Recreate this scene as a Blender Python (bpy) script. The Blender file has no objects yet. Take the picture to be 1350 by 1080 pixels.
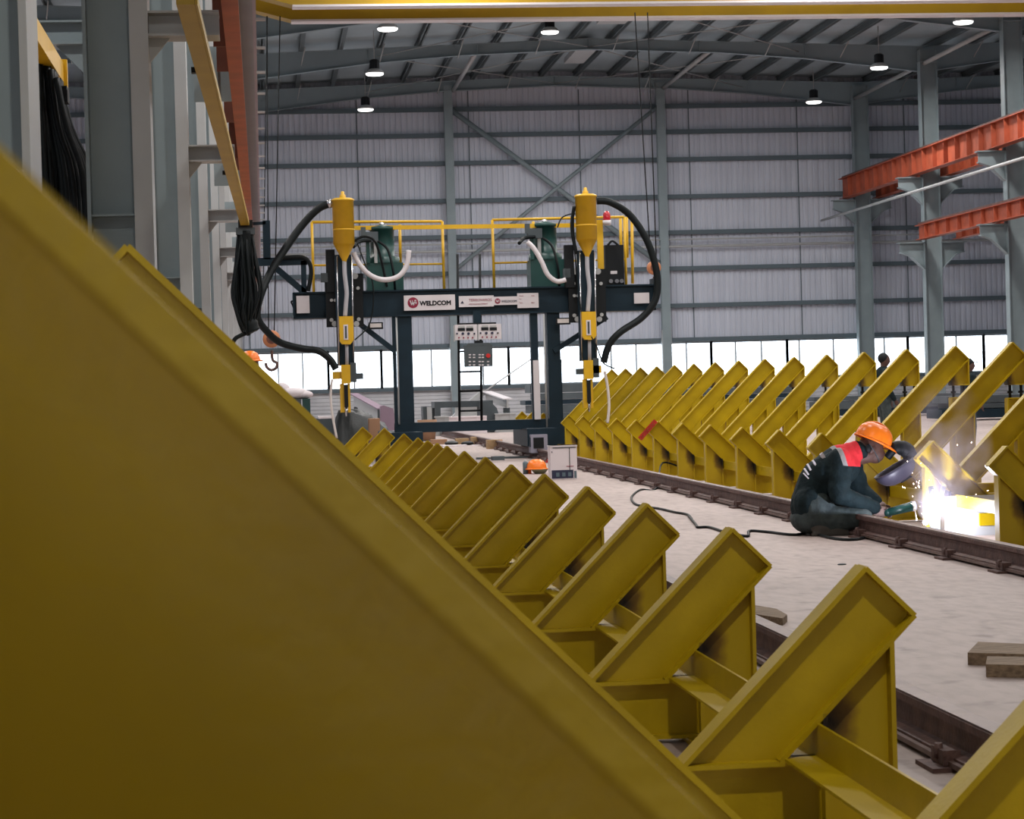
import bpy, math, random
from mathutils import Vector, Matrix
from math import sin, cos, pi, radians
random.seed(7)
C = bpy.context.scene.collection
SC = bpy.context.scene

# ------------------------------------------------------------------ camera
FPX, YAW, PITCH, ROLL, HC = 2968.0, .1096, -.0104, -.0282, 1.17
_cy, _sy, _cp, _sp = cos(YAW), sin(YAW), cos(PITCH), sin(PITCH)
CF = Vector((_sy*_cp, _cy*_cp, _sp)); _R = Vector((_cy, -_sy, 0)); _U = _R.cross(CF)
CR = _R*cos(ROLL) + _U*sin(ROLL); CU = _U*cos(ROLL) - _R*sin(ROLL)
cam_d = bpy.data.cameras.new('camera'); cam = bpy.data.objects.new('camera', cam_d); C.objects.link(cam)
cam.matrix_world = Matrix(((CR.x, CU.x, -CF.x, 0), (CR.y, CU.y, -CF.y, 0), (CR.z, CU.z, -CF.z, HC), (0, 0, 0, 1)))
cam_d.sensor_fit = 'HORIZONTAL'; cam_d.sensor_width = 36; cam_d.lens = FPX/1350*36
cam_d.clip_start = .05; cam_d.clip_end = 400
cam_d.dof.use_dof = True; cam_d.dof.focus_distance = 17; cam_d.dof.aperture_fstop = 17
SC.camera = cam

# ------------------------------------------------------------------ world, lights, exposure
w = bpy.data.worlds.new('daylight'); SC.world = w; w.use_nodes = True
w.node_tree.nodes['Background'].inputs[0].default_value = (.86, .93, 1, 1)
w.node_tree.nodes['Background'].inputs[1].default_value = 5.0
SC.view_settings.view_transform = 'Standard'; SC.view_settings.look = 'None'
SC.view_settings.exposure = 0; SC.view_settings.gamma = 1; SC.view_settings.use_curve_mapping = False
SC.cycles.use_denoising = True; SC.cycles.max_bounces = 6; SC.cycles.diffuse_bounces = 4
SC.cycles.sample_clamp_indirect = 6; SC.cycles.transparent_max_bounces = 16; SC.cycles.volume_bounces = 0

def area(name, loc, size, power, col, rot=(0, 0, 0), shape='DISK', sy=None):
    l = bpy.data.lights.new(name, 'AREA'); l.shape = shape; l.size = size
    if sy: l.size_y = sy
    l.energy = power; l.color = col
    o = bpy.data.objects.new(name, l); o.location = loc; o.rotation_euler = rot; C.objects.link(o); return o
LAMPX = (-10.5, -3.5, 3.6, 11.1, 18.8, 27.0)
LAMPY = (-8, .3, 8.6, 16.9, 25.2, 33.5, 41.8, 50.1, 58.4, 66.5, 75.0)
for _y in LAMPY[:-1]:
    for _x in LAMPX[1:5]:
        p = 300 if _y > 12 else 14
        area('bay_light', (_x, _y, 10.4), .8, p, (1, .95, .91))
area('bay_light', (1.3, .0, 10.2), .4, 420, (1, .94, .84))
area('bay_light', (.2, -8.5, 10.2), .5, 36, (1, .94, .84))
# light added behind the photographer to grade the near arm
area('window_light', (.35, -13.75, 1.85), 1.0, 215, (1, .97, .86), (pi/2, 0, 0), 'RECTANGLE', .9)
# daylight from the roof lights along the hall
for _y in (20, 32, 44, 56, 68):
    area('roof_light', (10.5, _y, 11.2), 9, 330 if _y < 60 else 620, (.92, .95, 1), (0, 0, 0), 'RECTANGLE', 5)

# ------------------------------------------------------------------ materials
def mat(name, col, rough=.5, metal=0, noise=0, nscale=8, col2=None, bump=0, bscale=60, emit=None, estr=0, spec=.5, stretch=None):
    m = bpy.data.materials.new(name); m.use_nodes = True; nt = m.node_tree; b = nt.nodes['Principled BSDF']
    b.inputs['Base Color'].default_value = (*col, 1); b.inputs['Roughness'].default_value = rough
    b.inputs['Metallic'].default_value = metal; b.inputs['Specular IOR Level'].default_value = spec
    tc = nt.nodes.new('ShaderNodeTexCoord'); src = tc.outputs['Object']
    if stretch:
        mp = nt.nodes.new('ShaderNodeMapping'); mp.inputs['Scale'].default_value = stretch
        nt.links.new(src, mp.inputs[0]); src = mp.outputs[0]
    if noise:
        n = nt.nodes.new('ShaderNodeTexNoise'); n.inputs['Scale'].default_value = nscale; n.inputs['Detail'].default_value = 6
        nt.links.new(src, n.inputs['Vector'])
        r = nt.nodes.new('ShaderNodeValToRGB'); r.color_ramp.elements[0].position = .35; r.color_ramp.elements[1].position = .68
        c2 = col2 or tuple(c*(1-noise) for c in col)
        r.color_ramp.elements[0].color = (*c2, 1); r.color_ramp.elements[1].color = (*col, 1)
        nt.links.new(n.outputs[0], r.inputs[0]); nt.links.new(r.outputs[0], b.inputs['Base Color'])
    if bump:
        n = nt.nodes.new('ShaderNodeTexNoise'); n.inputs['Scale'].default_value = bscale; n.inputs['Detail'].default_value = 5
        nt.links.new(src, n.inputs['Vector'])
        bp = nt.nodes.new('ShaderNodeBump'); bp.inputs['Strength'].default_value = bump; bp.inputs['Distance'].default_value = .02
        nt.links.new(n.outputs[0], bp.inputs['Height']); nt.links.new(bp.outputs[0], b.inputs['Normal'])
    if emit:
        b.inputs['Emission Color'].default_value = (*emit, 1); b.inputs['Emission Strength'].default_value = estr
    return m
M = {}
YEL = (.52, .36, .004)
M['yellow'] = mat('yellow_paint', YEL, .42, 0, .2, 5, (.43, .295, .004), .06, 90, spec=.3)
M['yellow2'] = mat('machine_yellow', (.72, .42, .012), .4, 0, .1, 6)
M['craneyellow'] = mat('crane_yellow', (.40, .25, .006), .5, 0, .15, 2)
M['orange'] = mat('orange_primer', (.42, .085, .035), .6, 0, .3, 3)
M['brick'] = mat('dull_red_primer', (.20, .07, .045), .65, 0, .3, 4)
M['grey'] = mat('grey_steel_paint', (.25, .31, .33), .55, 0, .12, 2)
M['greyl'] = mat('light_grey_steel', (.44, .45, .45), .5, 0, .08, 3)
M['roofsheet'] = mat('roof_sheet', (.36, .44, .48), .5, 0, .2, .6, None, 0)
M['purlin'] = mat('purlin_steel', (.10, .125, .135), .6)
M['rafter'] = mat('rafter_paint', (.25, .32, .35), .6, 0, .1, 1)
M['clad'] = mat('wall_cladding', (.60, .63, .71), .5, 0, .12, 1.2, (.53, .56, .64), 0, 60, stretch=(3, 1, .25))
M['clad_low'] = mat('low_wall_siding', (.62, .62, .64), .5, 0, .1, 3)
M['girt'] = mat('girt_steel', (.09, .125, .145), .6)
M['frame_al'] = mat('aluminium_frame', (.32, .35, .37), .4, .2)
M['navy'] = mat('navy_paint', (.010, .026, .040), .5, 0, .2, 5, spec=.22)
M['black'] = mat('black_plastic', (.010, .012, .014), .55, spec=.2)
M['rubber'] = mat('black_rubber', (.006, .009, .010), .5, spec=.2)
M['chrome'] = mat('chrome', (.62, .62, .64), .2, .95)
M['greyhose'] = mat('grey_hose', (.42, .42, .45), .45)
M['white'] = mat('white_plastic', (.66, .62, .64), .45)
M['cream'] = mat('cream_hose', (.70, .64, .60), .5)
M['dgreen'] = mat('dark_green_paint', (.010, .062, .055), .4, 0, .15, 5)
M['rust'] = mat('rail_rust', (.155, .085, .072), .6, .2, .4, 14, (.075, .04, .036), .3, 60)
M['railtop'] = mat('rail_head', (.20, .135, .12), .45, .4, .3, 16, (.12, .075, .065))
M['concrete'] = mat('unused_concrete', (.5, .45, .42), .8)
M['wood'] = mat('weathered_wood', (.30, .21, .13), .8, 0, .5, 12, (.15, .10, .06), .3, 40, stretch=(1, 6, 6))
M['woodl'] = mat('pale_wood', (.50, .33, .17), .75, 0, .3, 10)
M['card'] = mat('brown_cardboard', (.38, .22, .13), .85)
M['darksteel'] = mat('dark_steel', (.075, .095, .105), .6, .1, .3, 2)
M['tarp'] = mat('black_tarpaulin', (.008, .011, .011), .5, 0, 0, 8, None, .6, 6)
M['paper'] = mat('white_sheet', (.75, .68, .70), .7)
M['purple'] = mat('mauve_paint', (.27, .19, .25), .6)
M['red'] = mat('red_plastic', (.55, .02, .02), .35)
M['redlamp'] = mat('red_beacon', (.45, .01, .02), .2)
M['helmet'] = mat('orange_helmet', (.95, .21, .012), .3)
M['orangebag'] = mat('orange_cloth', (.90, .16, .01), .7)
M['skin'] = mat('skin', (.085, .040, .030), .6)
M['jacket'] = mat('jacket_navy', (.010, .022, .026), .8, 0, .4, 18, (.006, .014, .017), .5, 25, spec=.2)
M['trouser'] = mat('trouser_grey_green', (.055, .075, .075), .85, 0, .4, 14, (.028, .04, .042), .6, 22)
M['shoe'] = mat('shoe_brown', (.07, .06, .05), .7)
M['mask'] = mat('mask_shell', (.06, .055, .085), .4)
M['glove'] = mat('worn_glove', (.34, .24, .21), .8, 0, .3, 30)
M['hook'] = mat('orange_hook_block', (.50, .19, .08), .6)
M['olive'] = mat('olive_bowl', (.12, .12, .06), .5)
M['bluegrey'] = mat('blue_grey_can', (.10, .15, .18), .4)
M['lilac'] = mat('lilac_plastic', (.30, .29, .36), .5)
M['print'] = mat('print_navy', (.02, .025, .06), .6)
M['logo'] = mat('logo_maroon', (.25, .008, .04), .5)
M['lamp'] = mat('lamp_lens', (1, 1, 1), .3, emit=(1, .97, .92), estr=3.5)
M['arc'] = mat('welding_arc', (1, 1, 1), .3, emit=(.85, .88, 1), estr=60)
M['spark'] = mat('spark', (1, .8, .6), .3, emit=(1, .78, .62), estr=14)
M['flood'] = mat('work_lamp_glass', (.62, .58, .56), .2)

# glass
g = bpy.data.materials.new('window_glass'); g.use_nodes = True; nt = g.node_tree; nt.nodes.clear()
o_ = nt.nodes.new('ShaderNodeOutputMaterial'); mx = nt.nodes.new('ShaderNodeMixShader'); tr = nt.nodes.new('ShaderNodeBsdfTransparent')
gl = nt.nodes.new('ShaderNodeBsdfGlossy'); gl.inputs['Roughness'].default_value = .05; tr.inputs[0].default_value = (.95, .97, .98, 1)
mx.inputs[0].default_value = .06; nt.links.new(tr.outputs[0], mx.inputs[1]); nt.links.new(gl.outputs[0], mx.inputs[2]); nt.links.new(mx.outputs[0], o_.inputs[0])
M['glass'] = g
# floor concrete: broad stains, fine grain, scuffs
fl = bpy.data.materials.new('concrete_floor'); fl.use_nodes = True; nt = fl.node_tree; b = nt.nodes['Principled BSDF']
tc = nt.nodes.new('ShaderNodeTexCoord')
def noise_(scale, det, vec, st=None):
    n = nt.nodes.new('ShaderNodeTexNoise'); n.inputs['Scale'].default_value = scale; n.inputs['Detail'].default_value = det
    if st:
        mp = nt.nodes.new('ShaderNodeMapping'); mp.inputs['Scale'].default_value = st; nt.links.new(vec, mp.inputs[0]); vec = mp.outputs[0]
    nt.links.new(vec, n.inputs['Vector']); return n.outputs[0]
def ramp_(src, a, ca, bb, cb):
    r = nt.nodes.new('ShaderNodeValToRGB'); r.color_ramp.elements[0].position = a; r.color_ramp.elements[1].position = bb
    r.color_ramp.elements[0].color = (*ca, 1); r.color_ramp.elements[1].color = (*cb, 1); nt.links.new(src, r.inputs[0]); return r.outputs[0]
def mul_(a, c, f=1):
    m_ = nt.nodes.new('ShaderNodeMix'); m_.data_type = 'RGBA'; m_.blend_type = 'MULTIPLY'; m_.inputs[0].default_value = f
    nt.links.new(a, m_.inputs[6]); nt.links.new(c, m_.inputs[7]); return m_.outputs[2]
base = ramp_(noise_(.45, 5, tc.outputs['Object'], (1, .6, 1)), .35, (.38, .30, .275), .65, (.47, .38, .352))
fine = ramp_(noise_(14, 8, tc.outputs['Object'], (1, .35, 1)), .3, (.80, .79, .78), .6, (1, 1, 1))
spot = ramp_(noise_(5, 8, tc.outputs['Object']), .30, (.62, .60, .58), .42, (1, 1, 1))
nt.links.new(mul_(mul_(base, fine), spot, .8), b.inputs['Base Color']); b.inputs['Roughness'].default_value = .62
M['floor'] = fl

def burn_mat(name, cx, cz, rad):
    """yellow paint scorched black round a weld, in the jig's own coordinates"""
    m = bpy.data.materials.new(name); m.use_nodes = True; nt = m.node_tree; b = nt.nodes['Principled BSDF']
    tc = nt.nodes.new('ShaderNodeTexCoord'); mp = nt.nodes.new('ShaderNodeMapping'); mp.inputs['Location'].default_value = (-cx, 0, -cz*.7); mp.inputs['Scale'].default_value = (1, .25, .7)
    nt.links.new(tc.outputs['Object'], mp.inputs[0])
    ln = nt.nodes.new('ShaderNodeVectorMath'); ln.operation = 'LENGTH'; nt.links.new(mp.outputs[0], ln.inputs[0])
    n = nt.nodes.new('ShaderNodeTexNoise'); n.inputs['Scale'].default_value = 13; n.inputs['Detail'].default_value = 5; nt.links.new(tc.outputs['Object'], n.inputs['Vector'])
    a = nt.nodes.new('ShaderNodeMath'); a.operation = 'MULTIPLY_ADD'; a.inputs[1].default_value = .09; nt.links.new(n.outputs[0], a.inputs[0]); nt.links.new(ln.outputs['Value'], a.inputs[2])
    r = nt.nodes.new('ShaderNodeValToRGB'); e = r.color_ramp.elements
    e[0].position = rad*.55+.03; e[0].color = (.010, .007, .005, 1); e[1].position = rad*1.5+.045; e[1].color = (*YEL, 1)
    e2 = e.new(rad*1.0+.04); e2.color = (.20, .11, .008, 1)
    nt.links.new(a.outputs[0], r.inputs[0]); nt.links.new(r.outputs[0], b.inputs['Base Color']); b.inputs['Roughness'].default_value = .45
    return m

# ------------------------------------------------------------------ mesh helpers
class MB:
    def __init__(s): s.v = []; s.f = []; s.sm = []
    def add(s, vs, fs, smooth=False):
        n = len(s.v); s.v += [tuple(v) for v in vs]; s.f += [tuple(i+n for i in f) for f in fs]; s.sm += [smooth]*len(fs)
    def box(s, c, d, rot=None):
        x, y, z = (k/2 for k in d); c = Vector(c)
        vs = [Vector((a*x, bb*y, cc*z)) for a in (-1, 1) for bb in (-1, 1) for cc in (-1, 1)]
        if rot is not None: vs = [rot @ v for v in vs]
        s.add([v+c for v in vs], [(0, 1, 3, 2), (4, 6, 7, 5), (0, 4, 5, 1), (2, 3, 7, 6), (0, 2, 6, 4), (1, 5, 7, 3)]); return s
    def bb(s, x0, x1, y0, y1, z0, z1): return s.box(((x0+x1)/2, (y0+y1)/2, (z0+z1)/2), (abs(x1-x0), abs(y1-y0), abs(z1-z0)))
    def prism(s, pts, y0, y1):
        """pts: (x, z) outline, extruded along y"""
        n = len(pts); s.add([(x, y0, z) for x, z in pts]+[(x, y1, z) for x, z in pts],
              [tuple(range(n))[::-1], tuple(range(n, 2*n))]+[(i, (i+1) % n, (i+1) % n+n, i+n) for i in range(n)]); return s
    def extr(s, pts3, d):
        d = Vector(d); n = len(pts3); P = [Vector(p) for p in pts3]
        s.add(P+[p+d for p in P], [tuple(range(n))[::-1], tuple(range(n, 2*n))]+[(i, (i+1) % n, (i+1) % n+n, i+n) for i in range(n)]); return s
    def cyl(s, a, b, r, r2=None, n=12, smooth=True):
        a, b = Vector(a), Vector(b); r2 = r if r2 is None else r2; d = (b-a).normalized()
        u = d.orthogonal().normalized(); w_ = d.cross(u)
        vs = [a+(u*cos(2*pi*i/n)+w_*sin(2*pi*i/n))*r for i in range(n)]+[b+(u*cos(2*pi*i/n)+w_*sin(2*pi*i/n))*r2 for i in range(n)]
        s.add(vs, [(i, (i+1) % n, (i+1) % n+n, i+n) for i in range(n)], smooth)
        k = len(s.v)-2*n; s.f += [tuple(k+i for i in range(n))[::-1], tuple(k+n+i for i in range(n))]; s.sm += [False, False]; return s
    def tube(s, P, r, n=8, rad=None):
        P = [Vector(p) for p in P]; rings = []
        u = None
        for i, p in enumerate(P):
            d = (P[min(i+1, len(P)-1)]-P[max(i-1, 0)])
            d = d.normalized() if d.length > 1e-9 else Vector((0, 0, 1))
            u = d.orthogonal().normalized() if u is None else (u-d*u.dot(d)).normalized()
            w_ = d.cross(u); rr = rad[i] if rad else r
            rings.append([p+(u*cos(2*pi*k/n)+w_*sin(2*pi*k/n))*rr for k in range(n)])
        vs = [v for ring in rings for v in ring]; fs = []
        for i in range(len(P)-1):
            for k in range(n): fs.append((i*n+k, i*n+(k+1) % n, (i+1)*n+(k+1) % n, (i+1)*n+k))
        s.add(vs, fs, True); k = len(s.v)-len(vs)
        s.f += [tuple(k+i for i in range(n))[::-1], tuple(k+len(vs)-n+i for i in range(n))]; s.sm += [False, False]; return s
    def ball(s, c, r, rot=None, nu=14, nv=9):
        r = (r, r, r) if not hasattr(r, '__len__') else r; c = Vector(c); vs = []; fs = []
        for j in range(nv+1):
            t = pi*j/nv
            for i in range(nu):
                a = 2*pi*i/nu; v = Vector((r[0]*sin(t)*cos(a), r[1]*sin(t)*sin(a), r[2]*cos(t)))
                vs.append((rot @ v if rot is not None else v)+c)
        for j in range(nv):
            for i in range(nu): fs.append((j*nu+i, (j+1)*nu+i, (j+1)*nu+(i+1) % nu, j*nu+(i+1) % nu))
        s.add(vs, fs, True); return s
    def capsule(s, a, b, r1, r2, n=12):
        s.ball(a, r1, None, n, 8); s.ball(b, r2, None, n, 8); s.cyl(a, b, r1, r2, n); return s
    def lathe(s, c, prof, n=20, axis='z', smooth=True):
        c = Vector(c); vs = []; fs = []
        for r, h in prof:
            for i in range(n):
                a = 2*pi*i/n; v = Vector((r*cos(a), r*sin(a), h)) if axis == 'z' else Vector((r*cos(a), h, r*sin(a)))
                vs.append(c+v)
        for j in range(len(prof)-1):
            for i in range(n): fs.append((j*n+i, j*n+(i+1) % n, (j+1)*n+(i+1) % n, (j+1)*n+i))
        s.add(vs, fs, smooth); return s
    def mesh(s, name, m):
        me = bpy.data.meshes.new(name); me.from_pydata(s.v, [], s.f); me.update()
        me.polygons.foreach_set('use_smooth', s.sm); me.materials.append(m if not isinstance(m, str) else M[m]); return me
def obj(name, mb, m, parent=None, loc=None, at_base=False):
    """link a mesh; with a parent that has a location, mesh coordinates are world ones and get shifted"""
    me = mb.mesh(name, m) if isinstance(mb, MB) else mb
    o = bpy.data.objects.new(name, me); C.objects.link(o)
    if loc is not None: o.location = loc
    if parent is not None: o.parent = parent
    return o
def tag(o, label, cat, group=None, kind=None):
    o['label'] = label
    if cat: o['category'] = cat
    if group: o['group'] = group
    if kind: o['kind'] = kind
    return o
def thing(name, loc, label, cat, group=None, kind=None, rz=0):
    o = bpy.data.objects.new(name, None); o.empty_display_size = .2; o.location = loc; o.rotation_euler = (0, 0, rz); C.objects.link(o)
    return tag(o, label, cat, group, kind)
class LT:
    """builds parts in world coordinates under a thing placed at its base"""
    def __init__(s, name, loc, label, cat, group=None): s.r = thing(name, loc, label, cat, group); s.o = Vector(loc)
    def part(s, name, mb, m, parent=None, label=None):
        off = s.o; mb.v = [(x-off.x, y-off.y, z-off.z) for x, y, z in mb.v]
        o = obj(name, mb, m, parent or s.r)
        if label: o['label'] = label
        return o
def single(name, mb, m, label, cat, base=None, group=None, kind=None):
    """a thing that is one mesh; origin moved to its base"""
    xs, ys, zs = zip(*mb.v); off = Vector(base) if base else Vector(((min(xs)+max(xs))/2, (min(ys)+max(ys))/2, min(zs)))
    mb.v = [(x-off.x, y-off.y, z-off.z) for x, y, z in mb.v]
    return tag(obj(name, mb, m, None, off), label, cat, group, kind)
def struct(name, mb, m, label=None, parent=None):
    o = obj(name, mb, m, parent)
    if parent is None: o['kind'] = 'structure'; o['label'] = label or name.replace('_', ' ')
    return o
def at(x, y, Y=None, Z=None):
    """point of the place that shows at a given spot of the 1350 x 1080 picture, on the plane y = Y or z = Z"""
    d = CF + CR*((x-675)/FPX) - CU*((y-540)/FPX)
    t = Y/d.y if Y is not None else (Z-HC)/d.z
    return Vector((0, 0, HC)) + d*t
def curve(P, n=6):
    """smooth path through points (Catmull-Rom)"""
    P = [Vector(p) for p in P]; Q = [P[0]]+P+[P[-1]]; out = []
    for i in range(1, len(Q)-2):
        a, b_, c, d = Q[i-1], Q[i], Q[i+1], Q[i+2]
        for k in range(n):
            t = k/n; out.append(.5*((2*b_)+(c-a)*t+(2*a-5*b_+4*c-d)*t*t+(3*b_-a-3*c+d)*t**3))
    out.append(P[-1]); return out
def copy_tree(o, parent=None):
    c = o.copy(); C.objects.link(c); c.parent = parent
    for ch in o.children: copy_tree(ch, c)
    return c
def text(name, s, loc, size, m, parent=None, bold=0, rot=(pi/2, 0, 0), align='LEFT', ext=.002):
    cu = bpy.data.curves.new(name, 'FONT'); cu.body = s; cu.size = size; cu.extrude = ext; cu.bevel_depth = bold; cu.bevel_resolution = 0; cu.align_x = align
    cu.resolution_u = 3; cu.materials.append(M[m]); o = bpy.data.objects.new(name, cu); C.objects.link(o)
    o.location = loc; o.rotation_euler = rot
    dg = bpy.context.evaluated_depsgraph_get(); me = bpy.data.meshes.new_from_object(o.evaluated_get(dg)); me.name = name
    bpy.data.objects.remove(o); o = bpy.data.objects.new(name, me); C.objects.link(o); o.location = loc; o.rotation_euler = rot
    if parent is not None: o.parent = parent; o.location = Vector(loc)-parent.location
    return o

# ================================================================== the hall
YB = 79.0                                   # back wall
BAYS = ((-21.9, -.25), (-.25, 21.2), (21.2, 42.65))
ZE, ZA = 11.65, 12.02                       # purlin seat: eave and apex
struct('floor', MB().bb(-24, 44, -14, YB+.3, -.2, 0), 'floor', 'pale pinkish grey concrete floor of the hall')

# roof: corrugated sheets as parts of the ceiling, purlins and rafters under them
ceil = bpy.data.objects.new('ceiling', None); C.objects.link(ceil); ceil['kind'] = 'structure'; ceil['label'] = 'dark grey metal roof with purlins and rafters'
def roof_z(x, x0, x1, e=ZE, a=ZA):
    c = (x0+x1)/2; return a-(a-e)*abs(x-c)/((x1-x0)/2)
for (x0, x1) in BAYS:
    c = (x0+x1)/2
    for (a, b_) in ((x0, c), (c, x1)):
        for y0, y1 in ((-14, 12), (12, 37), (37, 54), (54, 62.3), (62.3, 70.6), (70.6, YB+.3)):
            za, zb = roof_z(a, x0, x1)+.22, roof_z(b_, x0, x1)+.22
            m = MB(); n = 26 if y1 > 40 else 8; pts = []
            for i in range(n+1):          # stepped ribs running down the slope
                y = y0+(y1-y0)*i/n; pts.append((y, 0 if i % 2 else .05))
            top = [(a, y, za+d) for y, d in pts]; bot = [(b_, y, zb+d) for y, d in pts]
            vs = top+bot; k = len(pts); m.add(vs, [(i, i+1, i+1+k, i+k) for i in range(k-1)])
            m.add([(a, y0, za+.1), (a, y1, za+.1), (b_, y0, zb+.1), (b_, y1, zb+.1)], [(0, 1, 3, 2)])
            struct('roof_sheet', m, 'roofsheet', None, ceil)
    x = x0+.5
    while x < x1-.3:
        z = roof_z(x, x0, x1)
        m = MB(); m.bb(x-.02, x+.02, -14, YB, z, z+.2); m.bb(x-.07, x+.07, -14, YB, z, z+.02); m.bb(x-.07, x+.07, -14, YB, z+.19, z+.21)
        struct('purlin', m, 'purlin', None, ceil); x += 1.22
def rafter(Y, x0, x1, endd=.80, midd=.33):
    c = (x0+x1)/2; out = []
    xs = [x0, x0+3.8, x0+6.6, c, x1-6.6, x1-3.8, x1]; ds = [endd, .46, .34, midd, .34, .46, endd]
    m = MB()
    topl = [(x, roof_z(x, x0, x1)) for x in xs]; botl = [(x, roof_z(x, x0, x1)-d) for x, d in zip(xs, ds)]
    m.prism(topl+botl[::-1], Y-.006, Y+.006)
    for i in range(len(xs)-1):
        for line in (topl, botl):
            (xa, za), (xb, zb) = line[i], line[i+1]; m.prism([(xa, za-.008), (xb, zb-.008), (xb, zb+.008), (xa, za+.008)], Y-.11, Y+.11)
    for x in (x0+3.8, x0+7.2, c, x1-7.2, x1-3.8):
        z = roof_z(x, x0, x1); m.bb(x-.012, x+.012, Y-.1, Y+.1, z-.33, z)
    o = struct('rafter', m, 'rafter', None, ceil)
    s2 = MB()                                  # fly braces from the bottom flange up to the purlins
    for k in range(int((x1-x0)/2.44)):
        x = x0+1.7+k*2.44
        if x > x1-1: break
        z = roof_z(x, x0, x1); s2.cyl((x, Y-.1, z-.42), (x+.12, Y-.75, z+.02), .018, None, 5)
    struct('fly_brace', s2, 'greyl', None, ceil)
for Y in (0, 8, 20, 29, 37.5, 45.8, 54.1, 62.2, 70.2, 78.6):
    for x0, x1 in BAYS: rafter(Y, x0, x1)
# thin cross rods and two light struts between the last frames
m = MB()
for Y0, Y1 in ((62.2, 70.2), (70.2, 78.6)):
    for xa, xb in ((3.8, 10.5), (10.5, 17.2)):
        for p, q_ in (((xa, Y0), (xb, Y1)), ((xb, Y0), (xa, Y1))):
            za = roof_z(p[0], *BAYS[1])-.25; zb = roof_z(q_[0], *BAYS[1])-.25
            m.cyl((p[0], p[1], za), (q_[0], q_[1], zb), .016, None, 5)
struct('cross_rods', m, 'greyl', None, ceil)
for x in (6.9, 14.35, 21.2, -.5):
    z = roof_z(x, *BAYS[1])-.28 if 0 < x < 21 else 11.1
    struct('tie_strut', MB().cyl((x, 70.2 if x < 20 else 62.2, z), (x, 78.6, z-.05), .07, None, 10), 'greyl', None, ceil)
struct('ridge_cover', MB().bb(10.1, 10.95, 62.5, 66, 11.80, 11.98).bb(10.2, 10.85, 70.8, 74, 11.80, 11.98), 'greyl', None, ceil)

# back wall
wb = bpy.data.objects.new('wall_back', None); C.objects.link(wb); wb['kind'] = 'structure'; wb['label'] = 'pale lilac grey ribbed cladding end wall with dark horizontal girts'
ZS, ZH = 1.19, 2.56                         # window sill and head
x = -24.0
while x < 43:
    x1_ = min(x+3.93, 43.5); m = MB(); n = 20; pts = []
    for i in range(n):
        a = x+(x1_-x)*i/n; s_ = (x1_-x)/n
        pts += [(a, 0), (a+s_*.60, 0), (a+s_*.68, .035), (a+s_*.92, .035)]
    pts.append((x1_, 0))
    vs = [(px, YB+d, ZH+.12) for px, d in pts]+[(px, YB+d, 12.3) for px, d in pts]; k = len(pts)
    m.add(vs, [(i, i+1, i+1+k, i+k) for i in range(k-1)]); m.bb(x, x1_, YB+.05, YB+.15, ZH+.12, 12.3)
    struct('cladding_panel', m, 'clad', None, wb); 
    struct('panel_seam', MB().bb(x1_-.018, x1_+.018, YB-.012, YB+.01, ZH+.12, 11.6), 'girt', None, wb)
    x = x1_
m = MB(); zz = 0                            # low wall under the windows: horizontal ribbed siding
prof = []
for i in range(9):
    z0_ = i*ZS/9; prof += [(z0_, 0), (z0_+.10, 0), (z0_+.118, .03), (z0_+ZS/9-.008, .03)]
prof.append((ZS, 0)); k = len(prof)
m.add([(-24, YB+d, z) for z, d in prof]+[(43.5, YB+d, z) for z, d in prof], [(i, i+k, i+k+1, i+1) for i in range(k-1)])
m.bb(-24, 43.5, YB+.04, YB+.2, 0, ZS); struct('low_siding', m, 'clad_low', None, wb)
for h in (9.77, 8.86, 7.88, 6.56, 5.29, 4.01, 2.69):
    m = MB().bb(-24, 43.5, YB-.2, YB-.19, h+HC-.075, h+HC+.075).bb(-24, 43.5, YB-.2, YB-.01, h+HC+.055, h+HC+.07).bb(-24, 43.5, YB-.2, YB-.01, h+HC-.07, h+HC-.06)
    struct('girt', m, 'girt', None, wb)
struct('window_lintel', MB().bb(-24, 43.5, YB-.2, YB+.1, ZH+.02, ZH+.16), 'girt', None, wb)
struct('window_ledge', MB().bb(-24, 43.5, YB-.14, YB+.1, ZS-.09, ZS+.02), 'girt', None, wb)
POSTX = (-15.2, -8.0, 7.04*79/83, 14.95*79/83, 28.6, 36)
for px in POSTX:
    m = MB().bb(px-.15, px+.15, YB-.48, YB-.465, 0, 11.75).bb(px-.15, px+.15, YB-.235, YB-.22, 0, 11.75).bb(px-.01, px+.01, YB-.47, YB-.23, 0, 11.75)
    struct('wall_post', m, 'grey', None, wb)
    struct('wall_post_base', MB().bb(px-.17, px+.17, YB-.44, YB-.2, 0, 3.0), 'greyl', None, wb)
def strut_mb(a, b_, r): return MB().cyl(a, b_, r, None, 8)
xa, xb = POSTX[2]+.1, POSTX[3]-.1
struct('wall_brace', strut_mb((xa, YB-.35, 10.9), (xb, YB-.35, 5.3), .09), 'grey', None, wb)
struct('wall_brace', strut_mb((xb, YB-.4, 10.9), (xa, YB-.4, 5.3), .07), 'grey', None, wb)
struct('wall_pipe', MB().cyl((-20, YB-.3, 5.95), (43, YB-.3, 5.95), .05, None, 6).cyl((-20, YB-.3, 6.2), (43, YB-.3, 6.2), .03, None, 6), 'greyl', None, wb)
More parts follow.
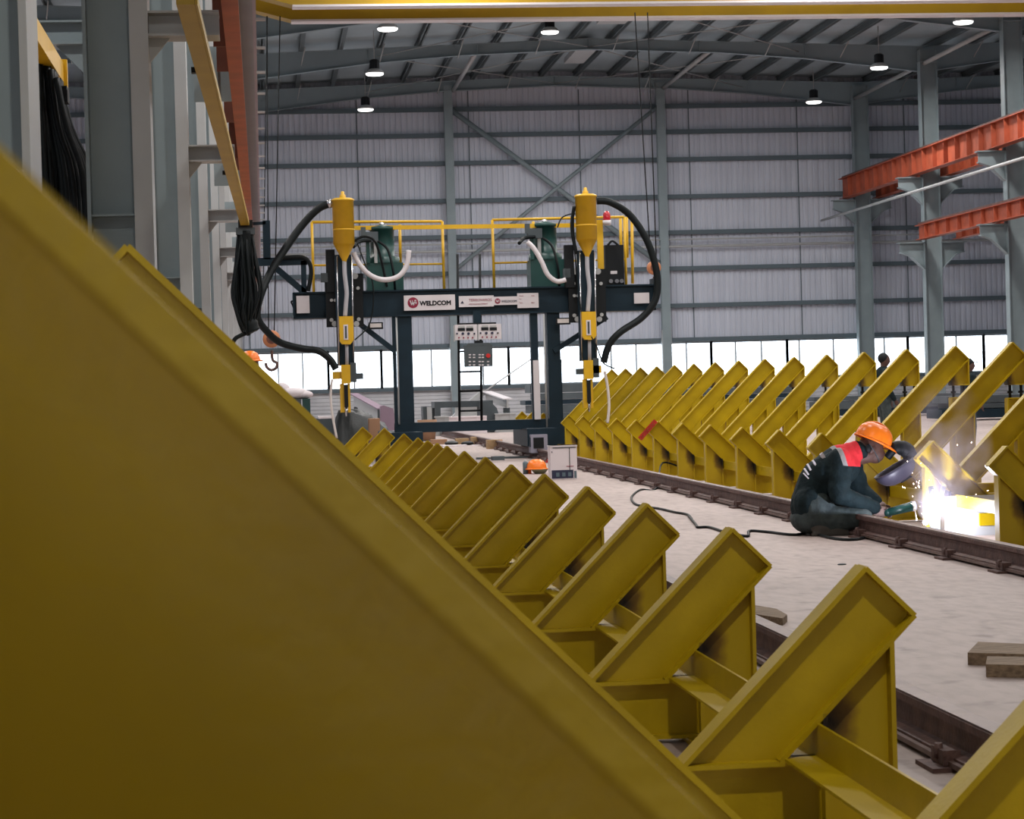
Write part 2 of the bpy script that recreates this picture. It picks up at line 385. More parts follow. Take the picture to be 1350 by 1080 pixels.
# windows: a strip of lights, thick frames between pairs, thin meeting stiles
edges = [-23.5, -19, -15.2, -11.6, -8.0, -4.2, -.2]
xs = [-.17]
mull = [-.18, .53, 1.38, 2.27, 3.17, 4.13, 5.14, 5.89, 6.70, 7.71, 8.62, 9.49, 10.44, 11.35, 12.28, 13.18, 14.25, 14.99, 15.89, 16.77, 17.71, 18.65, 19.09, 20.34, 21.3, 22.21, 23.08, 24.14, 24.87, 25.89, 26.82, 27.8, 28.6]
groups_w = [mull[0:4], mull[3:6], mull[5:9], mull[8:11], mull[10:14], mull[13:17], mull[16:19], mull[18:22], mull[21:25], mull[24:27], mull[26:30], mull[29:33]]
left_m = [-23.5+i*.972 for i in range(25)]; groups_w += [left_m[i:i+4] for i in range(0, 24, 4)]+[[left_m[3+4*i], left_m[4+4*i]] for i in range(5)]
groups_w += [[28.6, 29.6, 30.6, 31.6], [31.6, 32.6, 33.6, 34.6, 35.6], [35.6, 36.6, 37.6, 38.6], [38.6, 39.6, 40.6, 41.6, 43.5]]
for i, gx in enumerate(groups_w):
    m = MB().bb(gx[0]-.03, gx[-1]+.03, YB-.06, YB+.02, ZH-.05, ZH+.02).bb(gx[0]-.03, gx[-1]+.03, YB-.06, YB+.02, ZS, ZS+.06)
    m.bb(gx[0]-.045, gx[0]+.045, YB-.07, YB+.03, ZS, ZH).bb(gx[-1]-.045, gx[-1]+.045, YB-.07, YB+.03, ZS, ZH)
    wo = struct('window_%d' % (i+1), m, 'frame_al', 'strip window with bright sky behind, section %d of the end wall' % (i+1))
    for k in range(len(gx)-1):
        if k: struct('mullion', MB().bb(gx[k]-.028, gx[k]+.028, YB-.05, YB+.02, ZS, ZH), 'frame_al', None, wo)
        struct('pane', MB().bb(gx[k]+.02, gx[k+1]-.02, YB-.012, YB-.004, ZS+.03, ZH-.02), 'glass', None, wo)
struct('wall_left', MB().bb(-24.2, -24, -14, YB+.3, 0, 12.6), 'clad', 'grey cladding side wall beyond the left aisle')
struct('wall_right', MB().bb(44, 44.2, -14, YB+.3, 0, 12.6), 'clad', 'grey cladding side wall beyond the right aisle')
struct('wall_front', MB().bb(-24.2, 44.2, -14.2, -14, 0, 12.6), 'clad', 'grey cladding end wall behind the photographer')

fw = struct('window_90', MB().bb(-.5, 1.2, -13.99, -13.93, 1.2, 1.27).bb(-.5, 1.2, -13.99, -13.93, 2.63, 2.7).bb(-.5, -.43, -13.99, -13.93, 1.2, 2.7).bb(1.13, 1.2, -13.99, -13.93, 1.2, 2.7), 'frame_al', 'window in the end wall behind the photographer')  # added to go with the rear light; out of view, wall solid behind
struct('pane', MB().bb(-.43, 1.13, -13.97, -13.96, 1.27, 2.63), 'glass', None, fw)
# columns ----------------------------------------------------------
def column_right(Y, x, label, zc=7.45, zc2=None):
    t = LT('steel_column', (x, Y, 0), label, 'column', 'right hand row of grey steel columns'); t.r['kind'] = 'structure'
    t.part('web', MB().bb(x-.27, x+.27, Y-.01, Y+.01, 0, 11.5), 'grey')
    for s in (-1, 1): t.part('flange', MB().bb(x+s*.27-.012, x+s*.27+.012, Y-.16, Y+.16, 0, 11.5), 'grey')
    t.part('cap_plate', MB().bb(x-.3, x+.3, Y-.18, Y+.18, 11.1, 11.13), 'grey')
    for z in [zc]+([zc2] if zc2 else []):
        for s in (-1, 1):
            m = MB().prism([(x+s*.27, z-.02), (x+s*1.05, z-.02), (x+s*1.05, z-.30), (x+s*.75, z-.40), (x+s*.27, z-.85)][::s], Y-.01, Y+.01)
            m.bb(x+s*.27, x+s*1.1, Y-.16, Y+.16, z-.03, z); m.prism([(x+s*.27, z-.85), (x+s*.75, z-.40), (x+s*1.05, z-.30), (x+s*1.05, z-.33), (x+s*.75, z-.43), (x+s*.27, z-.88)], Y-.14, Y+.14)
            t.part('corbel', m, 'grey')
    return t
XR_ = 21.35
column_right(78.3, XR_, 'grey steel column standing against the end wall where the upper orange beam starts')
column_right(69.9, 21.3, 'grey steel column carrying the start of the lower orange beam', 7.45, 5.38)
column_right(62.0, 21.35, 'grey steel column nearest the right edge of the picture', 7.45, 5.38)
for Y in (53.8,): column_right(Y, XR_, 'grey steel column just past the right edge of the picture', 7.45, 5.38)

NAMES = ['first', 'second', 'third', 'fourth', 'fifth', 'sixth', 'seventh', 'eighth', 'ninth', 'tenth']
for i in range(10):
    Y = 7+8*i; x0, x1 = -1.09, -.68
    t = LT('steel_column', (-.88, Y, 0), 'tall grey steel column, %s from the camera in the row along the left side' % NAMES[i], 'column', 'left hand row of grey steel columns'); t.r['kind'] = 'structure'
    t.part('web', MB().bb(x0, x1, Y-.01, Y+.01, 0, 11.5), 'grey')
    t.part('flange', MB().bb(x0-.012, x0+.012, Y-.17, Y+.17, 0, 11.5), 'grey')
    if i: t.part('boxed_flange', MB().bb(x1-.12, x1, Y-.17, Y+.17, 0, 11.5), 'greyl', None, 'pale boxed edge of the column')
    else: t.part('flange', MB().bb(x1-.014, x1+.01, Y-.17, Y+.17, 0, 11.5), 'greyl')
    for z in (2.35, 6.2, 9.1): t.part('stiffener', MB().bb(x0, x1-.12, Y-.15, Y, z, z+.012), 'grey')
    if i:
        m = MB().bb(x1, -.22, Y-.01, Y+.01, 3.53, 3.68).bb(x1, -.22, Y-.13, Y+.13, 3.67, 3.685).bb(x1, -.22, Y-.13, Y+.13, 3.52, 3.535).prism([(x1, 3.53), (x1+.14, 3.53), (x1, 3.36)], Y-.01, Y+.01)
        t.part('corbel', m, 'greyl')
# left aisle cross beam seen between the first columns
tag(obj('cross_beam', MB().bb(-21, -1.1, 23.2, 23.23, 4.76, 4.98).bb(-21, -1.1, 23.1, 23.33, 4.97, 4.99).bb(-21, -1.1, 23.1, 23.33, 4.75, 4.77).prism([(-1.65, 4.76), (-2.0, 4.76), (-1.65, 4.4)], 23.2, 23.23), 'grey'), 'grey steel cross beam running left behind the second column', 'beam', None, 'structure')

# crane girders
def girder(name, label, X, Y0, Y1, z0, z1, w, step, m, side=-1, cat='beam', group=None):
    t = LT(name, (X, Y0, z0), label, cat, group)
    t.part('web', MB().bb(X-.008, X+.008, Y0, Y1, z0, z1), m)
    t.part('top_flange', MB().bb(X-w/2, X+w/2, Y0, Y1, z1-.02, z1), m); t.part('bottom_flange', MB().bb(X-w/2*.9, X+w/2*.9, Y0, Y1, z0, z0+.02), m)
    y = Y0+.05; st = MB().bb(X-w*.42, X+w*.42, y-.008, y+.008, z0+.02, z1-.02); first = None; k = 0
    while y < Y1-.1:
        mm = MB().bb(-w*.42, w*.42, -.008, .008, 0, z1-z0-.04)
        if first is None: first = mm.mesh('stiffener', m)
        o = obj('stiffener', first, m, t.r, (0, y-Y0, .02)); y += step; k += 1
    t.part('rail', MB().bb(X-.04, X+.04, Y0, Y1, z1, z1+.09), 'rust')
    return t
girder('crane_girder', 'upper orange crane girder on the right hand columns, with rust brown rail', 20.75, 46, 78.6, 7.50, 8.22, .34, 1.12, 'orange')
girder('crane_girder', 'lower orange crane girder starting at the middle right hand column', 20.75, 46, 69.4, 5.42, 5.88, .30, 1.12, 'orange')
girder('crane_girder', 'upper orange crane girder on the far side of the right hand columns', 21.95, 46, 78.6, 7.50, 8.16, .34, 1.12, 'orange')
girder('crane_girder', 'lower orange crane girder on the far side of the right hand columns', 21.95, 46, 69.4, 5.42, 5.86, .30, 1.12, 'orange')
t = LT('crane_girder', (-.12, 15.2, 3.70), 'orange crane girder running away along the left hand columns', 'beam')
t.part('web', MB().bb(-.125, -.11, 13.2, 78.6, 3.72, 4.22), 'orange'); t.part('top_flange', MB().bb(-.26, .0, 13.2, 78.6, 4.22, 4.24), 'grey'); t.part('bottom_flange', MB().bb(-.20, -.09, 13.2, 78.6, 3.70, 3.72), 'orange')
pm_ = MB().bb(-.17, 0, -.008, .008, 0, .42).mesh('stiffener', 'brick'); pg_ = MB().bb(-.40, 0, -.01, .01, -.02, .46).bb(-.21, -.19, -.03, -.01, -.02, .46).mesh('bearing_plate', 'grey')
for i in range(8):
    for y in (1.6, 2.9, 6.3): obj('stiffener', pm_, None, t.r, (-.005, y+8*i, .04))
    obj('bearing_plate', pg_, None, t.r, (-.005, 4.6+8*i, .04))
# conductor rail with hanger clips beside that girder
t = LT('conductor_rail', (.02, 13, 3.9), 'thin lilac grey power conductor rail beside the left orange girder', 'rail')
t.part('housing', MB().bb(.0, .025, 13, 78, 4.0, 4.12), 'lilac')
cm = MB().bb(0, .075, -.02, .02, 0, .02).mesh('clip', 'greyl')
for i in range(46): obj('clip', cm, 'white', t.r, (0, 1.2+i*1.4, .06+.0*i))
# right side conduits
for (z, dx, ww) in ((6.75, 19.9, 'upper'), (6.35, 23.8, 'lower')):
    single('wall_conduit', MB().cyl((dx, 46, z), (dx, 78.5, z), .045, None, 7), 'greyl', 'thin %s grey conduit running along the right hand columns' % ww, 'pipe', None, 'conduits by the right hand columns')

# ================================================================== overhead crane
t = LT('overhead_crane', (-.1, 44, 8.3), 'yellow overhead travelling crane spanning the hall at the top', 'crane')
for nm, Y, zb_ in (('rear', 44.6, 8.42), ('front', 42.9, 8.42)):
    m = MB().prism([(.75, zb_+.05), (20.6, zb_+.05), (20.6, zb_+1.2), (-.35, zb_+1.2), (-.35, zb_+.35)], Y-.22, Y+.22)
    gd = t.part('main_girder', m, 'craneyellow')
    t.part('bottom_flange', MB().bb(.75, 20.6, Y-.24, Y+.10, zb_+.01, zb_+.05), 'white', gd, 'pale bottom flange')  # white stands in for light catching the lower flange edges
t.part('end_carriage', MB().bb(-.45, -.05, 41.6, 46, 8.9, 9.3), 'craneyellow')
t.part('end_carriage', MB().bb(20.5, 21.0, 41.6, 46, 8.4, 8.9), 'craneyellow')
def hook(px, pyt, pyh, Y, xt, label, sc=1.0):
    p = at(px, pyh, Y=Y); t = LT('crane_hook', (p.x, p.y, p.z-.3*sc), label, 'hook', 'crane hooks hanging on ropes')
    for dx in (-.09, .09):
        t.part('rope', MB().cyl((p.x+dx*.6, p.y, p.z+.1), (xt+dx*1.4, Y, 8.43), .012, None, 5), 'black')
    t.part('sheave_block', MB().lathe((p.x, p.y-.08, p.z), [(.05*sc, 0), (.155*sc, 0), (.17*sc, .03), (.17*sc, .13), (.155*sc, .16), (.05*sc, .16)], 18, 'y'), 'hook')
    t.part('sheave', MB().cyl((p.x, p.y-.10, p.z), (p.x, p.y+.10, p.z), .10*sc, None, 14), 'brick')
    t.part('axle_nut', MB().cyl((p.x, p.y-.12, p.z), (p.x, p.y+.12, p.z), .05*sc, None, 8), 'rust')
    hk = [(0, -.22), (0, -.34), (.02, -.42), (.09, -.47), (.07, -.56), (-.02, -.60), (-.10, -.55), (-.13, -.46)]
    t.part('hook', MB().tube(curve([(p.x+a*sc, p.y, p.z+b_*sc) for a, b_ in hk], 4), .03*sc, 6), 'rust')
hook(358, 0, 447, 43.7, .40, 'orange hook block hanging on thin ropes left of the welding gantry', 1.0)
hook(862, 0, 353, 43.7, 7.58, 'small orange hook block hanging behind the right end of the gantry', .8)
m = MB()
single('hoist_rope', MB().cyl((.05, 43.7, 3.2), (.28, 43.7, 8.43), .010, None, 5), 'black', 'single thin rope hanging from the crane beside the conductor rail', 'rope')

# pendant high-bay lamps
def lamp(x, Y, z, label, key):
    t = LT('pendant_lamp', (x, Y, z), label, 'lamp', 'high bay pendant lamps')
    t.part('lens', MB().lathe((x, Y, z), [(0, -.01), (.23, -.005), (.26, .02), (.26, .06)], 18), 'lamp')
    t.part('reflector', MB().lathe((x, Y, z), [(.27, .045), (.27, .08), (.20, .15), (.10, .20), (0, .20)], 18), 'greyl')
    t.part('driver_housing', MB().lathe((x, Y, z), [(0, .18), (.15, .18), (.15, .42), (.09, .46), (0, .46)], 12, smooth=False), 'black')
    t.part('suspension_rod', MB().cyl((x, Y, z+.45), (x, Y, roof_z(x, *BAYS[1])), .012, None, 5), 'greyl')
for i, (px, py, Y, lb) in enumerate(((511, 40, 58.4, 'bright lamp under the crane beam on the left side of the hall'), (494, 99, 66.5, 'lit pendant lamp in the middle of the left hand line of three'),
        (482, 146, 75.0, 'lowest lit pendant lamp of the left hand line, before the end wall'), (1270, 31, 58.4, 'bright lamp under the crane beam on the right side of the hall'),
        (1159, 91, 66.5, 'lit pendant lamp in the middle of the right hand line of three'), (1073, 136, 75.0, 'lowest lit pendant lamp of the right hand line, before the end wall'))):
    p = at(px, py, Y=Y); lamp(p.x, Y, p.z, lb, i)
p = at(725, 44, Y=66.5); lamp(p.x, 66.5, p.z+.0, 'faint pendant lamp high under the roof ridge', 9)

# ================================================================== rails
def rail(x, label, near):
    t = LT('crane_rail', (x, 2, 0), label, 'rail', 'floor rails of the welding gantry')
    y0, y1 = (.8, 58) if near else (6, 58)
    prof = [(-.057, .03), (.057, .03), (.057, .038), (.012, .052), (.009, .112), (.034, .124), (.036, .148), (.028, .155), (-.028, .155), (-.036, .148), (-.034, .124), (-.009, .112), (-.012, .052), (-.057, .038)]
    t.part('rail_bar', MB().prism([(x+a, z) for a, z in prof], y0, y1), 'rust')
    t.part('rail_head', MB().bb(x-.034, x+.034, y0, y1, .1545, .1565), 'railtop', None, 'polished running surface')
    pm = MB().bb(-.13, .13, -.09, .09, 0, .014).mesh('base_plate', 'rust')
    cme = [MB().box((s*.062, 0, .038), (.055, .12, .045)).cyl((s*.085, 0, .03), (s*.085, 0, .075), .013, None, 6).mesh('rail_clip', 'rust') for s in (-1, 1)]
    y = y0+.4
    while y < 50:
        pl = obj('base_plate', pm, 'rust', t.r, (0, y-2, 0)); [obj('rail_clip', q_, 'rust', pl, (0, 0, 0)) for q_ in cme]; y += 1.06
    t.part('shim_strip', MB().bb(x-.075, x+.075, y0, y1, .014, .030), 'railtop')
rail(2.045, 'rust brown floor rail beside the near yellow supports', True)
rail(4.33, 'rust brown floor rail the welder kneels at', False)

# ================================================================== V supports (jigs)
AW, FD = .175, .09                       # arm depth, flange width
R2_ = math.sqrt(.5)
def hbeam_poly(pts, web=.012, fd=FD, closed=()):
    """plate work: web = polygon (x,z) facing the track, flange strips along the listed edges"""
    m = MB(); m.prism(pts, -web/2, web/2); n = len(pts)
    for e in closed:
        a, b_ = Vector((pts[e][0], pts[e][1])), Vector((pts[(e+1) % n][0], pts[(e+1) % n][1])); d = (b_-a).normalized(); nn = Vector((-d.y, d.x))*.006
        m.prism([tuple(a-nn), tuple(b_-nn), tuple(b_+nn), tuple(a+nn)], -fd/2, fd/2)
    return m
def jig_meshes(sg):
    """sg=+1: outward is +x"""
    def P(*pts):
        q_ = [(sg*u, v) for u, v in pts]; return q_ if sg > 0 else q_[::-1]
    J = {}
    def add(nm, pts, edges, m, web=.012, fd=FD):
        n = len(pts); q_ = P(*pts)
        ed = edges if sg > 0 else [(n-2-e) % n for e in edges]
        J[nm] = J.get(nm, [])+[(hbeam_poly(q_, web, fd, ed).mesh(nm, m))]
    bs = burn_mat('scorched_yellow_short', sg*.12, .30, .075); bo = burn_mat('scorched_yellow_outer', sg*1.66, 1.10, .055)
    bb_ = burn_mat('scorched_yellow_base', sg*.0, .06, .07)
    T = (1.7226, 1.4283); off = AW*R2_
    # long arm: upper edge u - v = .294
    add('long_arm', [(T[0], T[1]), (.499, .205), (.499+2*off, .205), (T[0]+off, T[1]-off)], [0, 2, 3], 'yellow')
    # short arm: upper edge u + v = .685
    add('short_arm', [(0, .685), (-off, .685-off), (.48-2*off, .205), (.48, .205)], [0, 1, 3], 'yellow')
    add('inner_post', [(-.062, 0), (.115, 0), (.115, .685-2*off-.115), (-.062, .685-2*off+.062)], [0, 1, 3], bs)
    add('middle_post', [(1.19, 0), (1.36, 0), (1.36, 1.36-.294-2*off), (1.19, 1.19-.294-2*off)], [1, 3], 'yellow')
    add('outer_post', [(1.67, 0), (1.842, 0), (1.842, .94), (1.67, .94)], [1, 2, 3], 'yellow')
    add('head_plate', [(1.67, 1.062), (1.842, 1.062), (1.842, 1.842-.294-2*off), (1.67, 1.67-.294-2*off)], [0, 1, 3], bo)
    J['levelling_bolt'] = []
    for u in (1.70, 1.80):
        m = MB(); m.cyl((sg*u, 0, .93), (sg*u, 0, 1.07), .013, None, 7); m.cyl((sg*u, 0, .985), (sg*u, 0, 1.005), .024, None, 6)
        J['levelling_bolt'].append(m.mesh('levelling_bolt', 'black'))
    add('base_beam', [(.117, .02), (1.95, .02), (1.95, .20), (.117, .20)], [0, 2], 'yellow')
    m = MB(); m.bb(sg*.128, sg*.136, -1.6286-.02, -.0, .208, .298); m.bb(sg*.136, sg*.222, -1.6286-.02, -.0, .206, .214)
    J['tie_angle'] = [m.mesh('tie_angle', 'yellow')]
    J['foot_plate'] = [MB().bb(sg*u0, sg*u1, -.12, .12, 0, .018).mesh('foot_plate', 'yellow') for u0, u1 in ((-.11, .17), (1.12, 1.42), (1.62, 1.92))]
    return J
JL, JR = jig_meshes(-1), jig_meshes(1)
def jig(X, Y, label, J, group, tie=True, dz=0, short_only=False):
    r = thing('steel_support', (X, Y, dz), label, 'support', group)
    for nm, ms in J.items():
        if nm == 'tie_angle' and not tie: continue
        for me in ms: obj(nm, me, None, r)
    return r
def ordn(i):
    base = ['first', 'second', 'third', 'fourth', 'fifth', 'sixth', 'seventh', 'eighth', 'ninth', 'tenth', 'eleventh', 'twelfth', 'thirteenth', 'fourteenth', 'fifteenth',
            'sixteenth', 'seventeenth', 'eighteenth', 'nineteenth', 'twentieth']
    return base[i] if i < 20 else 'twenty-'+base[i-20]
GL, GR = 'yellow V-shaped supports in the near left row', 'yellow V-shaped supports in the right row'
XL, XR, DY = 1.4973, 4.7992, 1.6286
jig(XL-.0415, .70, 'yellow steel support so close to the camera that its blurred arm fills the lower left', JL, GL, False)
for q_, nm_ in ((-1, 'nearest'), (-2, 'second')): jig(XL, .70+DY*q_, 'yellow steel support behind the camera, the %s one out of view' % nm_, JL, GL, False)  # unseen supports added to shade the lower part of the near arm
jig(XL, 5.589-DY, 'yellow steel support whose long arm tip peeps just above the blurred near arm', JL, GL)
ln_ = [5.589+DY*k for k in range(9)]
for px in (576, 563.5, 551, 532.6, 507):
    r_ = at(px, 578, Y=1); ln_.append(XL/r_.x)
for k, Y in enumerate(ln_):
    extra = ['largest complete V end', 'right behind the largest one'][k] if k < 2 else ('%s behind the largest one' % ordn(k-1))
    jig(XL, Y, 'yellow steel support in the left row, '+extra, JL, GL, k < 13)
jig(XL-.22, 29.6, 'yellow steel support at the far end of the left row, turned under the left torch', JL, GL, False)
for k in range(18):
    n = k-3; Y = 19.136+DY*n
    lb = ['yellow steel support at the right edge beyond the glowing weld', 'yellow steel support being welded at the bright arc', 'yellow steel support right behind the welder\'s face shield',
          'yellow steel support right behind the welder\'s back', 'yellow steel support with its whole low V end in view, just left of the welder'][k] if k < 5 else \
         'yellow steel support in the right row, %s beyond the one just left of the welder' % ordn(k-5)
    jig(XR, Y, lb, JR, GR, True)
# red lettered strip on the short arm of one right hand support
Yj = 19.136+DY*5-.07
p = at(854, 567, Y=Yj)
tg = LT('red_lettered_tape', (p.x, p.y, p.z-.1), 'red lettered tape stuck on the end of a yellow support arm', 'label')
rot = Matrix.Rotation(-radians(47), 3, 'Y')
tg.part('tape', MB().box(p, (.30, .003, .06), rot), 'red')
text('lettering', 'OC\u042dMOC', p+Vector((-.085, -.004, -.125)), .062, 'orange', tg.r, .001, (pi/2, -radians(47), 0), ext=.001)
# ================================================================== welding gantry
GY = 36.5
G = LT('welding_gantry', (3.25, GY, 0), 'dark navy welding gantry with yellow flux hoppers standing on the floor rails', 'machine')
def pbox(x0, y0, x1, y1, Y, dy, mb=None):
    """box from its picture outline on the plane y = Y (front face), going back dy"""
    a = at(x0, (y0+y1)/2, Y=Y); b_ = at(x1, (y0+y1)/2, Y=Y); c = at((x0+x1)/2, y0, Y=Y); d = at((x0+x1)/2, y1, Y=Y)
    mb = mb or MB(); mb.bb(a.x, b_.x, Y, Y+dy, d.z, c.z); return mb
def pt(x, y, Y=GY): return at(x, y, Y=Y)
bz0, bz1 = 2.375, 2.755
bm = G.part('main_beam', MB().bb(.535, 6.41, GY, GY+.32, bz0, bz1), 'navy')
G.part('beam_flange', MB().bb(.52, 6.43, GY-.05, GY+.37, bz1, bz1+.025), 'navy', bm)
G.part('beam_flange', MB().bb(.52, 6.43, GY-.05, GY+.37, bz0-.025, bz0), 'navy', bm)
G.part('end_plate', MB().bb(.51, .535, GY-.05, GY+.37, bz0-.02, bz1+.02), 'navy', bm)
G.part('end_plate', MB().bb(6.41, 6.435, GY-.05, GY+.37, bz0-.02, bz1+.12), 'navy', bm)
G.part('leg', MB().bb(2.185, 2.42, GY, GY+.30, .30, bz0), 'navy')
G.part('guide_post', MB().bb(2.10, 2.155, GY-.02, GY+.10, .34, bz0), 'navy')
G.part('cable_pipe', MB().cyl((2.17, GY-.05, .6), (2.17, GY-.05, bz0-.05), .014, None, 6), 'greyl')
G.part('leg', MB().bb(4.63, 4.84, GY, GY+.30, .30, bz0), 'navy')
G.part('guide_post', MB().bb(4.36, 4.48, GY+.02, GY+.16, .30, bz0), 'navy')
G.part('cable_pipe', MB().cyl((4.575, GY-.05, .45), (4.575, GY-.05, bz0-.05), .016, None, 6), 'greyl')
G.part('control_cabinet', pbox(729.5, 474, 741.5, 557, GY+.02, .35), 'navy')
G.part('cable_chain_cover', pbox(704, 475, 712, 553, GY-.08, .08), 'white', None, 'pale cover strip')
G.part('cross_beam', MB().bb(2.1, 4.95, GY-.03, GY+.2, .46, .62), 'navy')
for x in (2.045, 4.33):
    x_ = x+.2 if x < 3 else x+.42
    ec = G.part('end_carriage', MB().bb(x-.16, 4.65 if x > 3 else 2.5, GY-.75, GY+1.3, .20, .48).bb(x, 4.87 if x > 3 else 2.5, GY-.05, GY+.36, .20, .48).bb(x-.14, x+.14, GY-.9, GY+1.45, .19, .34), 'navy')
    for y in (GY-.7, GY+1.2):
        G.part('wheel', MB().cyl((x-.05, y, .255), (x+.05, y, .255), .097, None, 16), 'darksteel', ec)
G.part('drive_unit', pbox(700, 573, 722, 597, GY-.92, .3), 'lilac'); G.part('drive_screen', pbox(703.5, 577, 717, 591, GY-.935, .015), 'black')
def bar(a, b_, w_, m, nm, dep=.08):
    a, b_ = Vector(a), Vector(b_); d = b_-a; ang = math.atan2(d.z, d.x)
    return G.part(nm, MB().box((a+b_)/2, (d.length, dep, w_), Matrix.Rotation(-ang, 3, 'Y')), m)
bar(pt(470, 424), pt(522, 464), .085, 'navy', 'brace'); bar(pt(800, 418), pt(730, 463), .085, 'navy', 'brace')
# cable boom on the left
bar(pt(330, 346), pt(405, 344), .13, 'navy', 'boom'); bar(pt(362, 352), pt(402, 386), .10, 'navy', 'boom_brace'); bar(pt(400, 344), pt(401, 386), .085, 'navy', 'boom_post')
bar(pt(351, 291), pt(352, 342), .12, 'navy', 'boom_post'); bar(pt(322, 296), pt(350, 294), .05, 'navy', 'boom_link')
G.part('boom_cable', MB().tube(curve([pt(372, 340, GY-.08), pt(398, 339, GY-.08), pt(408, 347, GY-.08), pt(410, 362, GY-.08), pt(406, 384, GY-.08)]), .035, 8), 'rubber')
G.part('end_hook', MB().tube(curve([pt(389, 412, GY), pt(386, 403, GY), pt(384, 398, GY), pt(387, 397, GY)]), .014, 6), 'black')
# railings on top
def rl(nm, a, b_, r=.024): G.part(nm, MB().cyl(a, b_, r, None, 6), 'machineyel')
M['machineyel'] = M['yellow2']
YR = GY+.9
for (x0, yt0, x1, yt1) in ((411, 293, 583, 292), (649, 290, 823, 286)):
    for x, y in ((x0, yt0), (x1, yt1)):
        a = at(x, y, Y=YR); rl('railing_post', (a.x, YR, bz1), (a.x, YR, a.z))
    a, b_ = at(x0, yt0, Y=YR), at(x1, yt1, Y=YR); rl('top_rail', a, b_); 
    a, b_ = at(x0+1, yt0+57, Y=YR), at(x1+1, yt1+56, Y=YR); rl('mid_rail', a, b_, .018)
a, b_ = at(440, 301, Y=YR-.3), at(770, 297, Y=YR-.3); G.part('front_rail', MB().box((a+b_)/2, ((b_-a).length, .05, .07), Matrix.Rotation(-math.atan2(b_.z-a.z, b_.x-a.x), 3, 'Y')), 'machineyel')
for (x, y0, y1) in ((527, 296, 348), (703, 292, 346), (818, 288, 345), (826, 286, 340), (833, 284, 374)):
    a, b_ = at(x, y0, Y=YR+.5), at(x+1, y1, Y=YR+.5); rl('railing_post', a, b_, .026)
a, b_ = at(791, 290, Y=GY+.3), at(792, 374, Y=GY+.3); G.part('beacon_post', MB().box((a+b_)/2, (.10, .06, (b_-a).length)), 'machineyel')
G.part('platform', MB().bb(.9, 6.3, GY+.32, GY+1.6, bz1-.12, bz1-.06), 'darksteel')
for x in (1.2, 6.0): G.part('platform_beam', MB().bb(x-.04, x+.04, GY+.32, GY+1.6, bz1-.2, bz1-.12), 'navy')
c = at(800, 289, Y=GY+.25)
bq = G.part('warning_beacon', MB().lathe((c.x, c.y, c.z-.10), [(0, 0), (.07, 0), (.07, .08), (0, .08)], 14), 'white')
G.part('beacon_dome', MB().lathe((c.x, c.y, c.z-.02), [(.062, 0), (.062, .10), (.03, .15), (0, .155)], 14), 'redlamp', bq)
# ladder
for x0, x1, yt in ((603, 607, 335), (632.5, 636, 335)):
    a, b_ = at(x0, yt, Y=GY+.45), at(x1-1, 561, Y=GY+.45); G.part('ladder_rail', MB().cyl(a, b_, .021, None, 8), 'black')
for y in (463, 490, 515.5, 541.5):
    a, b_ = at(604.5, y+.6, Y=GY+.45), at(635, y-.3, Y=GY+.45); G.part('ladder_rung', MB().cyl(a, b_, .017, None, 6), 'black')

